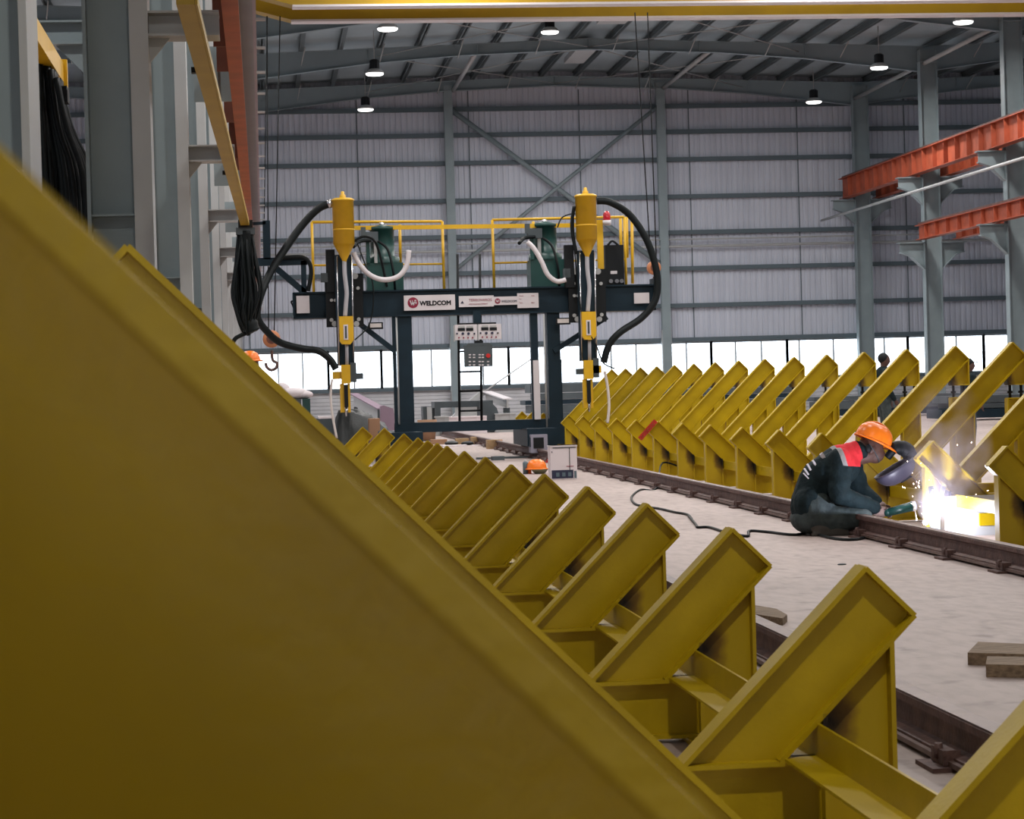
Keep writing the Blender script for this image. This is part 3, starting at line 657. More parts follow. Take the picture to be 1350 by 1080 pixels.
# welding heads
def head(dx, dy, mir, bulk):
    """all picture outlines measured on the left head; dx, dy shift them to the right one"""
    def q(x, y, Y=GY-.45): return at(x+dx+(0), y+dy, Y=Y)
    def B(nm, x0, y0, x1, y1, Yo, dep, m, par=None): return G.part(nm, pbox(x0+dx, y0+dy, x1+dx, y1+dy, GY+Yo, dep), m, par)
    cx = 453.5; YH = GY-.42
    c0 = q(cx, 322, YH); r_ = .168; hh = (322-266)/81.3
    hp = G.part('flux_hopper', MB().lathe((c0.x, YH, c0.z), [(.0, -.305), (.028, -.30), (.04, -.25), (r_, 0), (r_*1.02, 0), (r_*1.02, hh), (r_*1.1, hh), (r_*1.1, hh+.02), (r_*.85, hh+.045), (0, hh+.05)], 24), 'machineyel')
    G.part('lid_handle', MB().lathe((c0.x, YH, c0.z+hh+.04), [(.05, 0), (.05, .05), (.028, .07), (.028, .11), (0, .12)], 10), 'machineyel', hp)
    G.part('hopper_band', MB().lathe((c0.x, YH, c0.z+.22), [(r_+.004, 0), (r_+.010, .01), (r_+.004, .02)], 24), 'machineyel', hp)
    c1 = q(454.5, 348, YH)
    G.part('flux_hose', MB().tube(curve([q(454, 344, YH), q(454.5, 362, YH), q(457, 385, YH), q(456, 402, YH), q(455, 417, YH)]), .035, 8), 'greyhose')
    B('slide_column', 443, 336, 465, 482, -.34, .12, 'navy')
    for x in (444.2, 463.6): G.part('chrome_strip', MB().cyl(q(x, 338, GY-.36), q(x+3, 482, GY-.36), .014, None, 6), 'chrome')
    cp = B('carriage_plate', 430, 385, 479, 431, -.20, .05, 'black')
    B('carriage_plate', 428, 361, 479, 385, -.20, .05, 'black')
    for x, y, rr in ((439, 364, .05), (468, 364, .05), (436, 380, .028), (472, 380, .028), (437, 396, .026), (442, 396, .026), (437, 422, .03), (473, 421, .03), (441, 427, .045), (470, 427, .045)):
        a = q(x, y, GY-.20); G.part('roller', MB().cyl((a.x, GY-.235, a.z), (a.x, GY-.19, a.z), rr, None, 12), 'greyl', cp)
    B('lift_motor', 430 if not mir else 425, 329, 442 if not mir else 437, 385, -.24, .14, 'black'); B('motor_box', 423, 360, 432, 372, -.24, .12, 'darksteel')
    B('nozzle_box', 447.5, 417, 466, 449, -.58, .12, 'machineyel'); 
    a, b_ = q(447.5, 449, GY-.58), q(466, 449, GY-.58)
    G.part('nozzle_box_foot', MB().prism([(a.x, a.z), (b_.x, b_.z), (b_.x-.05, b_.z-.06), (a.x+.04, a.z-.06)], GY-.58, GY-.46), 'machineyel')
    sl = B('sight_slot', 453, 428, 459, 448, -.587, .007, 'white'); B('slot_glass', 454.8, 430, 457.3, 446, -.592, .005, 'darksteel', sl)
    G.part('flux_pipe', MB().cyl(q(457, 452, GY-.5), q(457.5, 482, GY-.5), .028, None, 8), 'greyhose')
    # torch and wire feeder below
    B('torch_mount', 450, 481, 462, 506, -.55, .12, 'machineyel'); B('wire_feeder', 462, 478, 470, 504, -.5, .2, 'darksteel')
    B('feeder_motor', *((470, 492, 479, 500) if not mir else (440, 492, 449, 500)), -.45, .1, 'darksteel')
    for i, (x0, x1) in enumerate(((448.5, 454), (458.5, 462))): B('torch_plate', x0, 506, x1, 544, -.52, .05, 'machineyel')
    B('torch_body', 454, 507, 459, 537, -.56, .07, 'black'); G.part('contact_tip', MB().cyl(q(456.5, 536, GY-.52), q(456.8, 549, GY-.52), .022, .014, 8), 'chrome')
    B('side_bracket', *((438.5, 490, 450, 500) if not mir else (461, 488, 473, 498)), -.5, .1, 'machineyel')
    G.part('cable_loop', MB().tube(curve([q(467, 318, YH), q(480, 312, YH), q(494, 318, YH), q(503, 345, GY-.2), q(510, 378, GY-.05)]), .022, 7), 'rubber') if not mir else None
    return c0
cL = head(0, 0, False, 1); cR = head(320, -6, True, 1)
# long hoses of the heads
G.part('suction_hose', MB().tube(curve([pt(437, 268, 36.1), pt(420, 275, 36.1), pt(400, 295, 36.1), pt(378, 325, 36.0), pt(357, 358, 35.8), pt(345, 385, 35.6), pt(340, 402, 35.5)]), .062, 9), 'rubber')
G.part('suction_hose', MB().tube(curve([pt(340, 402, 35.5), pt(340, 420, 35.5), pt(352, 437, 35.6), pt(370, 452, 35.8), pt(400, 460, 36), pt(420, 463, 36), pt(435, 474, 36), pt(443, 487, 36)]), .058, 9), 'rubber')
G.part('suction_hose', MB().tube(curve([pt(787, 265, 36.1), pt(805, 267, 36.1), pt(830, 283, 36.2), pt(852, 315, 36.2), pt(864, 350, 36.2), pt(867, 378, 36.2), pt(862, 400, 36.2), pt(845, 420, 36.2), pt(818, 438, 36.1), pt(803, 455, 36.1), pt(796, 478, 36.1)]), .058, 9), 'rubber')
G.part('hose_clamp', MB().cyl(pt(437, 268, 36.1), pt(432, 270, 36.1), .07, None, 10), 'chrome')
G.part('vent_hose', MB().tube(curve([pt(466, 333, 36.2), pt(475, 350, 36.2), pt(490, 364, 36.2), pt(508, 369, 36.2), pt(526, 364, 36.2), pt(536, 350, 36.2), pt(539, 330, 36.2)]), .042, 9), 'white', None, 'white corrugated hose')
G.part('vent_hose', MB().tube(curve([pt(695, 319, 36.2), pt(704, 328, 36.2), pt(714, 345, 36.2), pt(722, 362, 36.2), pt(734, 371, 36.2), pt(746, 369, 36.2)]), .040, 9), 'white', None, 'white corrugated hose')
G.part('thin_cable', MB().tube(curve([pt(470, 318, 36.3), pt(480, 345, 36.2), pt(492, 378, 36.2), pt(488, 425, 36.2), pt(468, 448, 36.0)]), .012, 5), 'rubber')
G.part('thin_cable', MB().tube(curve([pt(756, 286, 36.3), pt(757, 320, 36.2), pt(762, 380, 36.2), pt(770, 425, 36), pt(786, 455, 35.9), pt(795, 478, 35.9), pt(810, 486, 36)]), .012, 5), 'rubber')
G.part('thin_cable', MB().tube(curve([pt(735, 300, 36.4), pt(741, 287, 36.4), pt(755, 282, 36.4), pt(766, 285, 36.3)]), .012, 5), 'rubber')
G.part('cable_loop', MB().tube(curve([pt(757, 272, 36.05), pt(754, 300, 36.1), pt(760, 335, 36.1)]), .03, 7), 'rubber')
G.part('wire_tail', MB().tube(curve([pt(797, 489, 36), pt(801, 510, 36), pt(803, 535, 36), pt(801, 558, 36)]), .024, 7), 'cream', None, 'cream hose hanging down')
G.part('wire_tail', MB().tube(curve([pt(438, 500, 36), pt(436, 520, 36), pt(438, 545, 36), pt(444, 578, 36)]), .02, 7), 'cream')
# green flux recovery units behind the heads
def unit(x0, lb):
    a = at(x0, 360, Y=GY+.6); x = a.x
    u = G.part('flux_recovery_unit', MB().bb(x-.30, x+.30, GY+.45, GY+1.0, bz1, 3.25), 'dgreen', None, lb)
    G.part('unit_tank', MB().lathe((x-.02, GY+.7, 3.25), [(.28, 0), (.28, .10), (.20, .12), (.20, .55), (.22, .55), (.22, .60), (.06, .64), (0, .64)], 20), 'dgreen', u)
    G.part('top_cap', MB().lathe((x-.02, GY+.7, 3.88), [(.04, 0), (.04, .05), (0, .06)], 10), 'chrome', u)
    G.part('side_post', MB().bb(x-.30, x-.24, GY+.42, GY+.5, 3.25, 3.72), 'dgreen', u); G.part('side_post', MB().bb(x-.17, x-.12, GY+.42, GY+.5, 3.25, 3.72), 'greyl', u)
    G.part('valve_block', MB().bb(x-.34, x-.10, GY+.38, GY+.52, 3.60, 3.76).bb(x-.38, x-.30, GY+.38, GY+.46, 3.68, 3.84), 'darksteel', u)
    G.part('air_hose', MB().tube(curve([(x-.22, GY+.36, 3.62), (x-.4, GY+.3, 3.6), (x-.52, GY+.1, 3.5)]), .03, 7), 'rubber', u)
    G.part('cable', MB().tube(curve([(x-.1, GY+.36, 3.6), (x+.05, GY+.3, 3.45), (x+.12, GY+.2, 3.1), (x+.15, GY+.3, 2.8)]), .022, 7), 'rubber', u)
unit(507, 'dark green flux recovery unit on the left'); unit(722, 'dark green flux recovery unit on the right')
a = at(808, 347, Y=GY+.5); ps = G.part('power_source', MB().bb(a.x-.14, a.x+.17, GY+.4, GY+.95, bz1, 3.46), 'black'); G.part('carry_handle', MB().tube(curve([(a.x-.08, GY+.5, 3.46), (a.x, GY+.5, 3.53), (a.x+.1, GY+.5, 3.46)]), .02, 6), 'black', ps)
G.part('rating_plate', MB().bb(a.x-.06, a.x+.05, GY+.393, GY+.40, 2.98, 3.03), 'white', ps); 
for dx_ in (-.06, .04, .12): G.part('connector', MB().cyl((a.x+dx_, GY+.37, 2.86), (a.x+dx_, GY+.41, 2.86), .035, None, 10), 'chrome', ps)
# signs on the beam
def sign(x0, y0, x1, y1, m='white', nm='sign_board', dep=.012): return G.part(nm, pbox(x0, y0, x1, y1, GY-.065, dep), m)
G.part('plain_plate', pbox(391, 390, 408, 413, GY-.065, .012), 'white'); G.part('plain_plate', pbox(836, 386, 856, 400, GY-.065, .012), 'white')
def gtext(s, px, py, size, m, bold=.002):
    a = at(px, py, Y=GY-.068); o = text('lettering', s, a, size, m, G.r, bold, ext=.001); return o
def emblem(px, py, r, white=True):
    a = at(px, py, Y=GY-.068); d = G.part('emblem', MB().cyl((a.x, a.y, a.z), (a.x, a.y+.004, a.z), r, None, 24, False), 'logo')
    for (x0, z0, x1, z1) in ((-.55, .45, -.25, -.45), (-.25, -.45, -.05, .30), (-.15, .45, .10, -.50), (.10, -.50, .22, .10), (.22, .10, .62, .12), (.25, .40, .60, .42), (.62, .12, .50, -.25)):
        p0, p1 = Vector((a.x+x0*r, a.y-.003, a.z+z0*r)), Vector((a.x+x1*r, a.y-.003, a.z+z1*r)); v = p1-p0
        G.part('emblem_stroke', MB().box((p0+p1)/2, (v.length, .002, r*.17), Matrix.Rotation(-math.atan2(v.z, v.x), 3, 'Y')), 'white', d)
sign(532.5, 389, 600, 409); emblem(544.5, 399.2, .088); gtext('WELDCOM', 553.5, 402.8, .100, 'black', .0045)
sign(605, 390, 651, 404.5); gtext('TERROVAROS', 618, 397.5, .06, 'logo', .0); gtext('WELDING EQUIPMENT', 618, 402, .030, 'logo', .0)
gtext('\u25b2', 607.5, 400, .05, 'print'); 
sign(651, 391, 683, 402, dep=.010); emblem(656, 397, .045); gtext('WELDCOM', 661, 398.8, .050, 'print', .001)
sign(682, 386.5, 710, 406); 
for k, (xx, yy, tt) in enumerate(((684.5, 391, 'Model'), (684.5, 395, 'No'), (684.5, 400, 'Type'), (700, 391, '4000'), (700, 400, '380V'))): gtext(tt, xx, yy, .028, 'logo', 0)
# hanging control boxes
G.part('box_hanger', pbox(624, 410, 634, 427, GY-.15, .10), 'navy'); G.part('hanger_bar', pbox(604, 425.5, 654, 428, GY-.2, .06), 'black')
for (x0, x1, sh) in ((600, 629, 0), (631, 661, -.8)):
    cb = G.part('control_box', pbox(x0, 428+sh, x1, 448+sh, GY-.25, .12), 'white'); G.part('box_edge', pbox(x0-1.5, 429+sh, x0, 450+sh, GY-.24, .10), 'greyl', cb)
    for k in (0, 1):
        G.part('display', pbox(x0+3.5+11*k, 432.5+sh, x0+13+11*k, 436.5+sh, GY-.256, .006), 'black', cb)
        G.part('display_label', pbox(x0+4+11*k, 429.6+sh, x0+12.5+11*k, 432+sh, GY-.254, .004), 'greyl', cb)
    for k in range(4):
        a = at(x0+2.5+7.6*k, 440+sh, Y=GY-.25); G.part('knob', MB().cyl((a.x, a.y-.02, a.z), (a.x, a.y, a.z), .022 if k in (1, 2) else .015, None, 8), 'print', cb)
        a = at(x0+5+6*k, 445.3+sh, Y=GY-.25); G.part('button', MB().cyl((a.x, a.y-.012, a.z), (a.x, a.y, a.z), .013, None, 8), 'logo', cb)
rb = G.part('pendant_box', pbox(612.5, 455, 649.5, 483.5, GY-.3, .12), 'darksteel'); a = at(631, 454, Y=GY-.26)
G.part('box_lid', MB().prism([(a.x-.21, a.z-.03), (a.x-.17, a.z+.02), (a.x+.17, a.z+.02), (a.x+.22, a.z-.03)], GY-.3, GY-.18), 'darksteel', rb); G.part('box_hanger', pbox(626, 449, 637, 455, GY-.24, .06), 'black', rb)
a = at(643.5, 469, Y=GY-.3); G.part('stop_button', MB().cyl((a.x, a.y-.03, a.z), (a.x, a.y, a.z), .036, None, 12), 'red', rb)
for j, yy in enumerate((467, 470.5, 476, 480.5)):
    for k, xx in enumerate((618, 623.5, 631, 635, 642)):
        if j < 2 and k == 4: continue
        G.part('switch', pbox(xx, yy, xx+3, yy+1.6, GY-.306, .006), 'white', rb)
for (x0, y0, mir) in ((486, 425, 0), (733, 419, 1)):
    fl_ = G.part('work_lamp', pbox(x0, y0, x0+19, y0+9, GY-.2, .06), 'black'); G.part('lamp_glass', pbox(x0+2, y0+1.5, x0+17, y0+6.8, GY-.206, .006), 'flood', fl_)

# festoon track and cable bundles on the left
t = LT('festoon_track', (-.36, 13.0, 3.4), 'yellow festoon track beam running down to the hanging cable bundle', 'beam')
a_, b__ = Vector((-.365, 12.5, 3.395)), Vector((-.19, 30.3, 3.49))
t.part('track_beam', MB().extr([a_+Vector((-.05, 0, -.08)), a_+Vector((.05, 0, -.08)), a_+Vector((.05, 0, .06)), a_+Vector((-.05, 0, .06))], b__-a_), 'craneyellow')
tb = t.part('track_lip', MB().extr([a_+Vector((.052, 0, -.08)), a_+Vector((.066, 0, -.08)), a_+Vector((.066, 0, -.02)), a_+Vector((.052, 0, -.02))], b__-a_), 'craneyellow')
for k in range(4):
    y = 16.3+8*k
    if y < 30: p = a_+(b__-a_)*((y-12.5)/17.8); t.part('bracket', MB().bb(p.x-.12, p.x+.02, y-.04, y+.04, p.z+.06, p.z+.10), 'black')
def bundle(name, label, Y, tops, bots, n, r, dy, sag=.0):
    c = at(*tops, Y=Y); t = LT(name, (c.x, Y, c.z), label, 'cable')
    return t
Yb = 30.3
c = at(322, 292, Y=Yb)
t = LT('cable_bundle', (c.x, Yb, c.z), 'big bundle of looped black cables hanging at the end of the yellow track', 'cable')
t.part('trolley', pbox(314, 290, 333, 300, Yb-.1, .2), 'black'); t.part('clamp_plate', pbox(311, 300, 336, 309, Yb-.08, .16), 'darksteel')
rnd = random.Random(3)
for i in range(40):
    f = rnd.random(); x0 = 314+18*f; bx = 305+rnd.random()*42; lo = 425+rnd.random()*18; d = (rnd.random()-.5)*.3
    x1_ = 316+16*rnd.random(); mid = 305+6*rnd.random() if i % 3 else 340+12*rnd.random()*.9
    if i < 30:
        P = [at(x0, 302, Y=Yb+d*.2), at((x0*.5+bx*.5), 340, Y=Yb+d), at(bx, 385, Y=Yb+d), at((bx+325)/2, lo-12, Y=Yb+d), at(326, lo, Y=Yb+d*.3), at(326+(x1_-324)*1.3, lo-20, Y=Yb+d), at(x1_+4, 380, Y=Yb+d), at(x1_, 330, Y=Yb+d), at(x1_, 302, Y=Yb)]
    else:
        P = [at(x0, 302, Y=Yb+d*.2), at(x0-2, 350, Y=Yb+d), at(x0+(rnd.random()-.5)*8, 400, Y=Yb+d), at(328, 440, Y=Yb+d*.5)]
    t.part('cable', MB().tube(curve(P, 5), .012+.007*rnd.random(), 6), 'rubber')
t.part('cable_wrap', MB().tube(curve([at(325, 305, Y=Yb), at(325, 340, Y=Yb), at(327, 390, Y=Yb), at(330, 425, Y=Yb), at(334, 438, Y=Yb)]), .13, 10, [.10]*6+[.09]*6+[.08]*6+[.10]*6+[.06]), 'rubber')
t.part('cable_tail', MB().tube(curve([at(333, 436, Y=Yb), at(318, 442, Y=Yb), at(309, 448, Y=Yb), at(306, 462, Y=Yb), at(306, 520, Y=Yb)]), .03, 7), 'rubber')
# second bundle behind the first columns
t = LT('festoon_track', (-1.86, 9, 4.03), 'short yellow track beam beside the leftmost column, carrying many black cables', 'beam')
a_ = at(20, 8, Y=17.2); b__ = at(75, 96, Y=20.3); dv = (b__-at(37, 35, Y=18.2)); a_ = b__-dv.normalized()*9
t.part('track_beam', MB().extr([a_+Vector((-.06, 0, -.09)), a_+Vector((.06, 0, -.09)), a_+Vector((.06, 0, .09)), a_+Vector((-.06, 0, .09))], b__-a_), 'yellow2')
t.part('end_stop', MB().bb(b__.x-.09, b__.x+.09, b__.y, b__.y+.06, b__.z-.16, b__.z+.12), 'yellow2')
Y2 = 19.6; c = at(80, 120, Y=Y2)
t = LT('cable_bundle', (c.x, Y2, c.z), 'dense curtain of black cables hanging behind the leftmost column', 'cable')
for i in range(46):
    f = i/45+rnd.uniform(-.02, .02); xt = 34+44*f; yt = 52+56*f+rnd.uniform(-4, 4); xb_ = 30+94*f; d = rnd.uniform(-.35, .35)
    P = [at(xt, yt, Y=Y2+d), at(xt+(xb_-xt)*.35+rnd.uniform(-2, 2), 150+20*f, Y=Y2+d), at(xt+(xb_-xt)*.75+4*f, 225, Y=Y2+d), at(xb_+rnd.uniform(-2, 2), 300+rnd.uniform(-10, 10), Y=Y2+d), at(xb_+2, 400, Y=Y2+d)]
    t.part('cable', MB().tube(curve(P, 4), .026, 6), 'rubber')
for i in range(7):
    f = i/6; x = 40+44*f; y = 55+62*f; t.part('cable_trolley', pbox(x-4, y-4, x+4, y+9, Y2-.1+.1*f, .25), 'black')
t.part('cable_clip', pbox(82, 118, 89, 134, Y2-.1, .2), 'black')

# ================================================================== things on the floor
def onfloor(x, y): return at(x, y, Z=0)
# white tin with printed label
p = onfloor(744, 632); X0, Y0 = p.x, p.y
t = LT('cardboard_carton', (X0, Y0, 0), 'tall white carton with a dark blue printed band, standing by the gantry foot', 'box')
hw = .165; H_ = .42
t.part('body', MB().bb(X0-hw, X0+hw, Y0, Y0+.26, 0, H_), 'paper'); t.part('lid_rim', MB().bb(X0-hw-.006, X0+hw+.006, Y0-.006, Y0+.266, H_-.02, H_), 'white')
t.part('printed_band', MB().bb(X0-hw+.01, X0+hw-.05, Y0-.003, Y0, .012, .115), 'print'); t.part('printed_stripe', MB().bb(X0+hw-.04, X0+hw-.012, Y0-.003, Y0, .012, .10), 'bluegrey')
t.part('strap', MB().bb(X0+.068, X0+.076, Y0-.004, Y0, .10, H_-.03), 'black'); t.part('rim_shadow_tape', MB().bb(X0-hw+.03, X0+hw-.01, Y0-.004, Y0, H_-.035, H_-.025), 'darksteel')  # dark strip drawn as the shade below the lid rim
for k in range(3): t.part('print_mark', MB().bb(X0-.10+.075*k, X0-.06+.075*k, Y0-.005, Y0-.003, .035, .085), 'bluegrey')
t.part('print_mark', MB().bb(X0+.03, X0+.12, Y0-.004, Y0, .155, .163), 'logo'); t.part('print_mark', MB().bb(X0-.15, X0-.14, Y0-.004, Y0, .33, .35), 'print')
# orange helmet with bag, can, bowl
p = onfloor(709, 625)
t = LT('safety_helmet', (p.x, p.y+.1, .10), 'orange safety helmet upside by an olive bowl on the floor near the white carton', 'helmet')
t.part('shell', MB().lathe((p.x, p.y+.1, .065), [(.135, 0), (.125, .06), (.095, .105), (.05, .125), (0, .13)], 18), 'helmet'); t.part('brim', MB().lathe((p.x, p.y+.1, .06), [(.10, .008), (.155, 0), (.155, .008), (.13, .016)], 18), 'helmet')
single('metal_bowl', MB().lathe((p.x+.03, p.y+.02, 0), [(.0, .005), (.07, .005), (.10, .04), (.115, .06), (.11, .06), (.09, .035), (0, .012)], 16), 'olive', 'olive grey bowl under the orange helmet', 'bowl')
p2 = onfloor(693, 625); t = LT('spray_can', (p2.x, p2.y, 0), 'blue grey can standing left of the orange helmet', 'can')
t.part('body', MB().lathe((p2.x, p2.y, 0), [(0, 0), (.036, 0), (.036, .15), (.025, .165), (0, .165)], 14), 'bluegrey'); t.part('cap', MB().lathe((p2.x, p2.y, .165), [(.02, 0), (.02, .02), (0, .025)], 10), 'greyl')
single('cloth_rag', MB().bb(p2.x+.035, p2.x+.075, p2.y-.02, p2.y+.12, 0, .10).ball((p2.x+.06, p2.y+.05, .10), (.03, .07, .04)), 'orangebag', 'orange cloth bunched between the can and the helmet', 'cloth')
p3 = onfloor(730, 610); single('red_clamp', MB().bb(p3.x-.12, p3.x+.1, p3.y, p3.y+.04, 0, .03).cyl((p3.x-.1, p3.y, .04), (p3.x+.02, p3.y, .05), .014, None, 7), 'red', 'small red clamp lying left of the white carton', 'tool')
# flat bars and wood near the gantry
p = onfloor(657, 607); single('steel_block', MB().bb(p.x-.09, p.x+.1, p.y, p.y+.25, 0, .06), 'darksteel', 'dark flat steel block on the floor in front of the gantry', 'block')
a, b_ = onfloor(628, 606), onfloor(700, 604); single('steel_bar', MB().bb(a.x, b_.x, a.y, a.y+.08, 0, .03), 'darksteel', 'long thin dark bar lying across between the rails', 'bar')
p = onfloor(652, 592); t = LT('wood_offcut', (p.x, p.y, 0), 'tan wooden block with a round cut end beside the right rail', 'block'); t.part('block', MB().bb(p.x-.13, p.x+.09, p.y, p.y+.3, 0, .17), 'woodl'); t.part('end_piece', MB().cyl((p.x+.09, p.y+.1, .09), (p.x+.16, p.y+.1, .09), .085, None, 12), 'card')
for i, (x, y, w_, h_, m_, lb) in enumerate(((579, 586, .28, .10, 'card', 'brown board lying beyond the gantry, leftmost of its row'), (596, 587, .24, .09, 'tarp', 'crumpled dark cloth lying beyond the gantry'), (610, 586, .22, .12, 'woodl', 'pale timber piece between the dark cloth and the dark tool'),
        (617, 587, .22, .08, 'black', 'dark tool lying on a pale sheet beyond the gantry'), (628, 586, .16, .15, 'woodl', 'short timber end beyond the gantry, rightmost of its row'), (600, 589, .40, .03, 'paper', 'white sheet on the floor under the dark cloth'), (638, 588, .38, .02, 'paper', 'white sheet on the floor beside the tan block'))):
    p = onfloor(x, y); mm = MB().bb(p.x-w_*.6, p.x+w_*.6, p.y, p.y+.35, 0, h_) if m_ not in ('tarp', 'black') else MB().ball((p.x, p.y+.15, h_*.4), (w_*.6, .2, h_*.6))
    single({'card': 'board', 'woodl': 'timber_block', 'tarp': 'dark_cloth', 'black': 'hand_tool', 'paper': 'paper_sheet'}[m_], mm, m_, lb, {'card': 'board', 'woodl': 'timber', 'tarp': 'cloth', 'black': 'tool', 'paper': 'sheet'}[m_])
# planks lower right
def plank(pts, h, lb, m='wood'):
    P = [onfloor(*q) for q in pts]; mb = MB(); mb.extr([(p.x, p.y, 0) for p in P], (0, 0, h)); return single('wooden_plank', mb, m, lb, 'plank', None, 'timber offcuts on the floor')
plank([(988, 818), (1032, 825), (1038, 820), (1024, 812), (990, 806)], .035, 'weathered plank beside the near rail between two yellow supports')
plank([(1276, 877), (1350, 879), (1420, 881), (1420, 868), (1290, 862)], .05, 'pale weathered plank at the right edge, the rear one of two')
plank([(1300, 893), (1420, 896), (1420, 884), (1302, 882)], .05, 'grey weathered plank at the right edge, the front one of two')
single('pebble', MB().ball((onfloor(1110, 745).x, onfloor(1110, 745).y, .004), (.03, .015, .006)), 'darksteel', 'tiny dark chip lying on the open floor', 'debris')
# ground cable
def floor_cable(pts, r, m, lb, nm='ground_cable'):
    P = [onfloor(x, y)+Vector((0, 0, r+z)) for x, y, z in pts]; return single(nm, MB().tube(curve(P, 5), r, 7), m, lb, 'cable', (P[0].x, P[0].y, 0))
a = onfloor(875, 628)
floor_cable([(925, 622, .14), (905, 629, .10), (874, 630, .17), (866, 645, .0), (845, 647, 0), (833, 656, 0), (836, 665, 0), (848, 669, 0), (868, 672, 0), (890, 677, 0), (906, 680, 0), (912, 686, 0), (908, 682, 0), (918, 694, 0), (920, 697, 0), (935, 697, 0), (955, 703, 0), (985, 709, 0), (988, 702, 0), (1010, 703, 0), (1050, 707, 0), (1068, 700, 0)], .011, 'rubber', 'thin dark welding cable snaking over the floor to the kneeling welder')
floor_cable([(1068, 704, 0), (1100, 712, 0), (1130, 713, 0), (1150, 706, 0)], .011, 'rubber', 'loop of dark cable lying at the shoes of the welder')

# ---------------------------------------------------------------- background stock behind the gantry
def bgbox(nm, x0, y0, x1, y1, Y, dep, m, lb, cat, extra=None):
    a = at(x0, (y0+y1)/2, Y=Y); b_ = at(x1, (y0+y1)/2, Y=Y); c = at((x0+x1)/2, y0, Y=Y); d = at((x0+x1)/2, y1, Y=Y)
    zb_ = 0 if d.z < .6 and nm != 'white_sheet_pile' else d.z
    return single(nm, MB().bb(a.x, b_.x, Y, Y+dep, zb_, c.z), m, lb, cat)
def rack(nm, x0, y0, x1, y1, Y, dep, m, lb, cat, legs=True):
    a = at(x0, (y0+y1)/2, Y=Y); b_ = at(x1, (y0+y1)/2, Y=Y); zt = at((x0+x1)/2, y0, Y=Y).z; zb_ = at((x0+x1)/2, y1, Y=Y).z
    t = LT(nm, ((a.x+b_.x)/2, Y, 0), lb, cat); t.part('top', MB().bb(a.x, b_.x, Y, Y+dep, zb_, zt), m)
    for x in (a.x+.08, b_.x-.08):
        for y in (Y+.06, Y+dep-.06): t.part('leg', MB().bb(x-.07, x+.07, y-.06, y+.06, 0, zb_), m)
    return t
rack('steel_table', 573, 529, 650, 537, 58, 1.2, 'darksteel', 'dark steel table seen through the gantry, behind the ladder', 'table')
p = at(648, 545, Y=57.5); single('work_pedestal', MB().prism([(p.x-.28, 0), (p.x+.30, 0), (p.x+.12, .62), (p.x-.05, .80), (p.x-.28, .80)], 57.3, 58.5), 'darksteel', 'dark slanted steel pedestal at the right end of the dark table', 'machine')
t = LT('wooden_tub', (at(564, 558, Y=50).x, 50, 0), 'brown tub standing behind the left gantry leg', 'tub'); c = t.o
t.part('tub', MB().lathe((c.x, 50.2, 0), [(0, .02), (.16, .02), (.21, .30), (.22, .47), (.20, .47), (.18, .3), (0, .2)], 14), 'card')
single('tub_stand', MB().bb(c.x-.2, c.x+.2, 50.5, 50.9, 0, .2), 'darksteel', 'dark low stand behind the brown tub', 'stand')
bgbox('steel_drum_box', 558, 536, 572, 549, 60, .8, 'darksteel', 'dark box with a light front seen left of the dark table', 'box')
bgbox('switch_box', 563, 536.5, 571, 548, 59.95, .04, 'greyl', 'pale plate on the front of the dark box', 'plate')
def channel(nm, x0, y0, x1, y1, Y, dep, m, lb):
    a = at(x0, (y0+y1)/2, Y=Y); b_ = at(x1, (y0+y1)/2, Y=Y); zt = at((x0+x1)/2, y0, Y=Y).z; zb_ = max(.0, at((x0+x1)/2, y1, Y=Y).z); zb_ = 0 if zb_ < .3 else zb_
    t = LT(nm, ((a.x+b_.x)/2, Y, zb_), lb, 'beam'); t.part('web', MB().bb(a.x, b_.x, Y+.03, Y+.05, zb_, zt), m)
    t.part('top_flange', MB().bb(a.x, b_.x, Y, Y+dep, zt-.03, zt), m); t.part('bottom_flange', MB().bb(a.x, b_.x, Y, Y+dep, zb_, zb_+.03), m)
    n = max(2, int((b_.x-a.x)/.35))
    for i in range(n): x = a.x+(b_.x-a.x)*(i+.5)/n; t.part('stiffener', MB().bb(x-.012, x+.012, Y, Y+.04, zb_+.03, zt-.03), m)
    return t
channel('steel_channel', 574, 549, 592, 562, 55, .4, 'greyl', 'pale ribbed steel channel to the right of the brown tub')
channel('steel_channel', 590, 549, 642, 562, 56.5, .5, 'paper', 'white steel beam lying low behind the ladder')
channel('steel_channel', 653, 545, 680, 557, 57, .5, 'greyl', 'pale ribbed beam lying right of the dark pedestal')
channel('steel_channel', 600, 534, 642, 549, 61, .4, 'greyl', 'pale grey beam resting behind the dark table')
# slanting pale plates
a, b_ = at(640, 517, Y=62), at(668, 527, Y=58); mb = MB().extr([(a.x, 62, a.z-.22), (b_.x, 58, b_.z-.22), (b_.x, 58, b_.z), (a.x, 62, a.z)], (.05, .02, 0))
t = LT('steel_plate_girder', (b_.x, 58, 0), 'pale grey girder raised on trestles, its end pointing at the right gantry leg', 'beam'); t.part('web', mb, 'greyl')
t.part('top_flange', MB().extr([(a.x-.1, 62, a.z), (b_.x-.1, 58, b_.z), (b_.x+.15, 58, b_.z), (a.x+.15, 62, a.z)], (0, 0, .03)), 'white')
for u in (.05, .95): q_ = a.lerp(b_, u); t.part('trestle', MB().bb(q_.x-.06, q_.x+.10, q_.y-.05, q_.y+.1, 0, q_.z-.22), 'darksteel')
a, b_ = at(616, 530, Y=62), at(660, 500, Y=62); c_ = at(702, 472, Y=62)
single('leaning_ramp', MB().extr([(a.x-.6, 61.9, 0), (a.x+.6, 61.9, a.z+.28), (a.x+.4, 61.9, a.z+.32), (a.x-.9, 61.9, 0)], (0, .3, 0)), 'greyl', 'pale sloping plate leaning behind the ladder', 'plate')
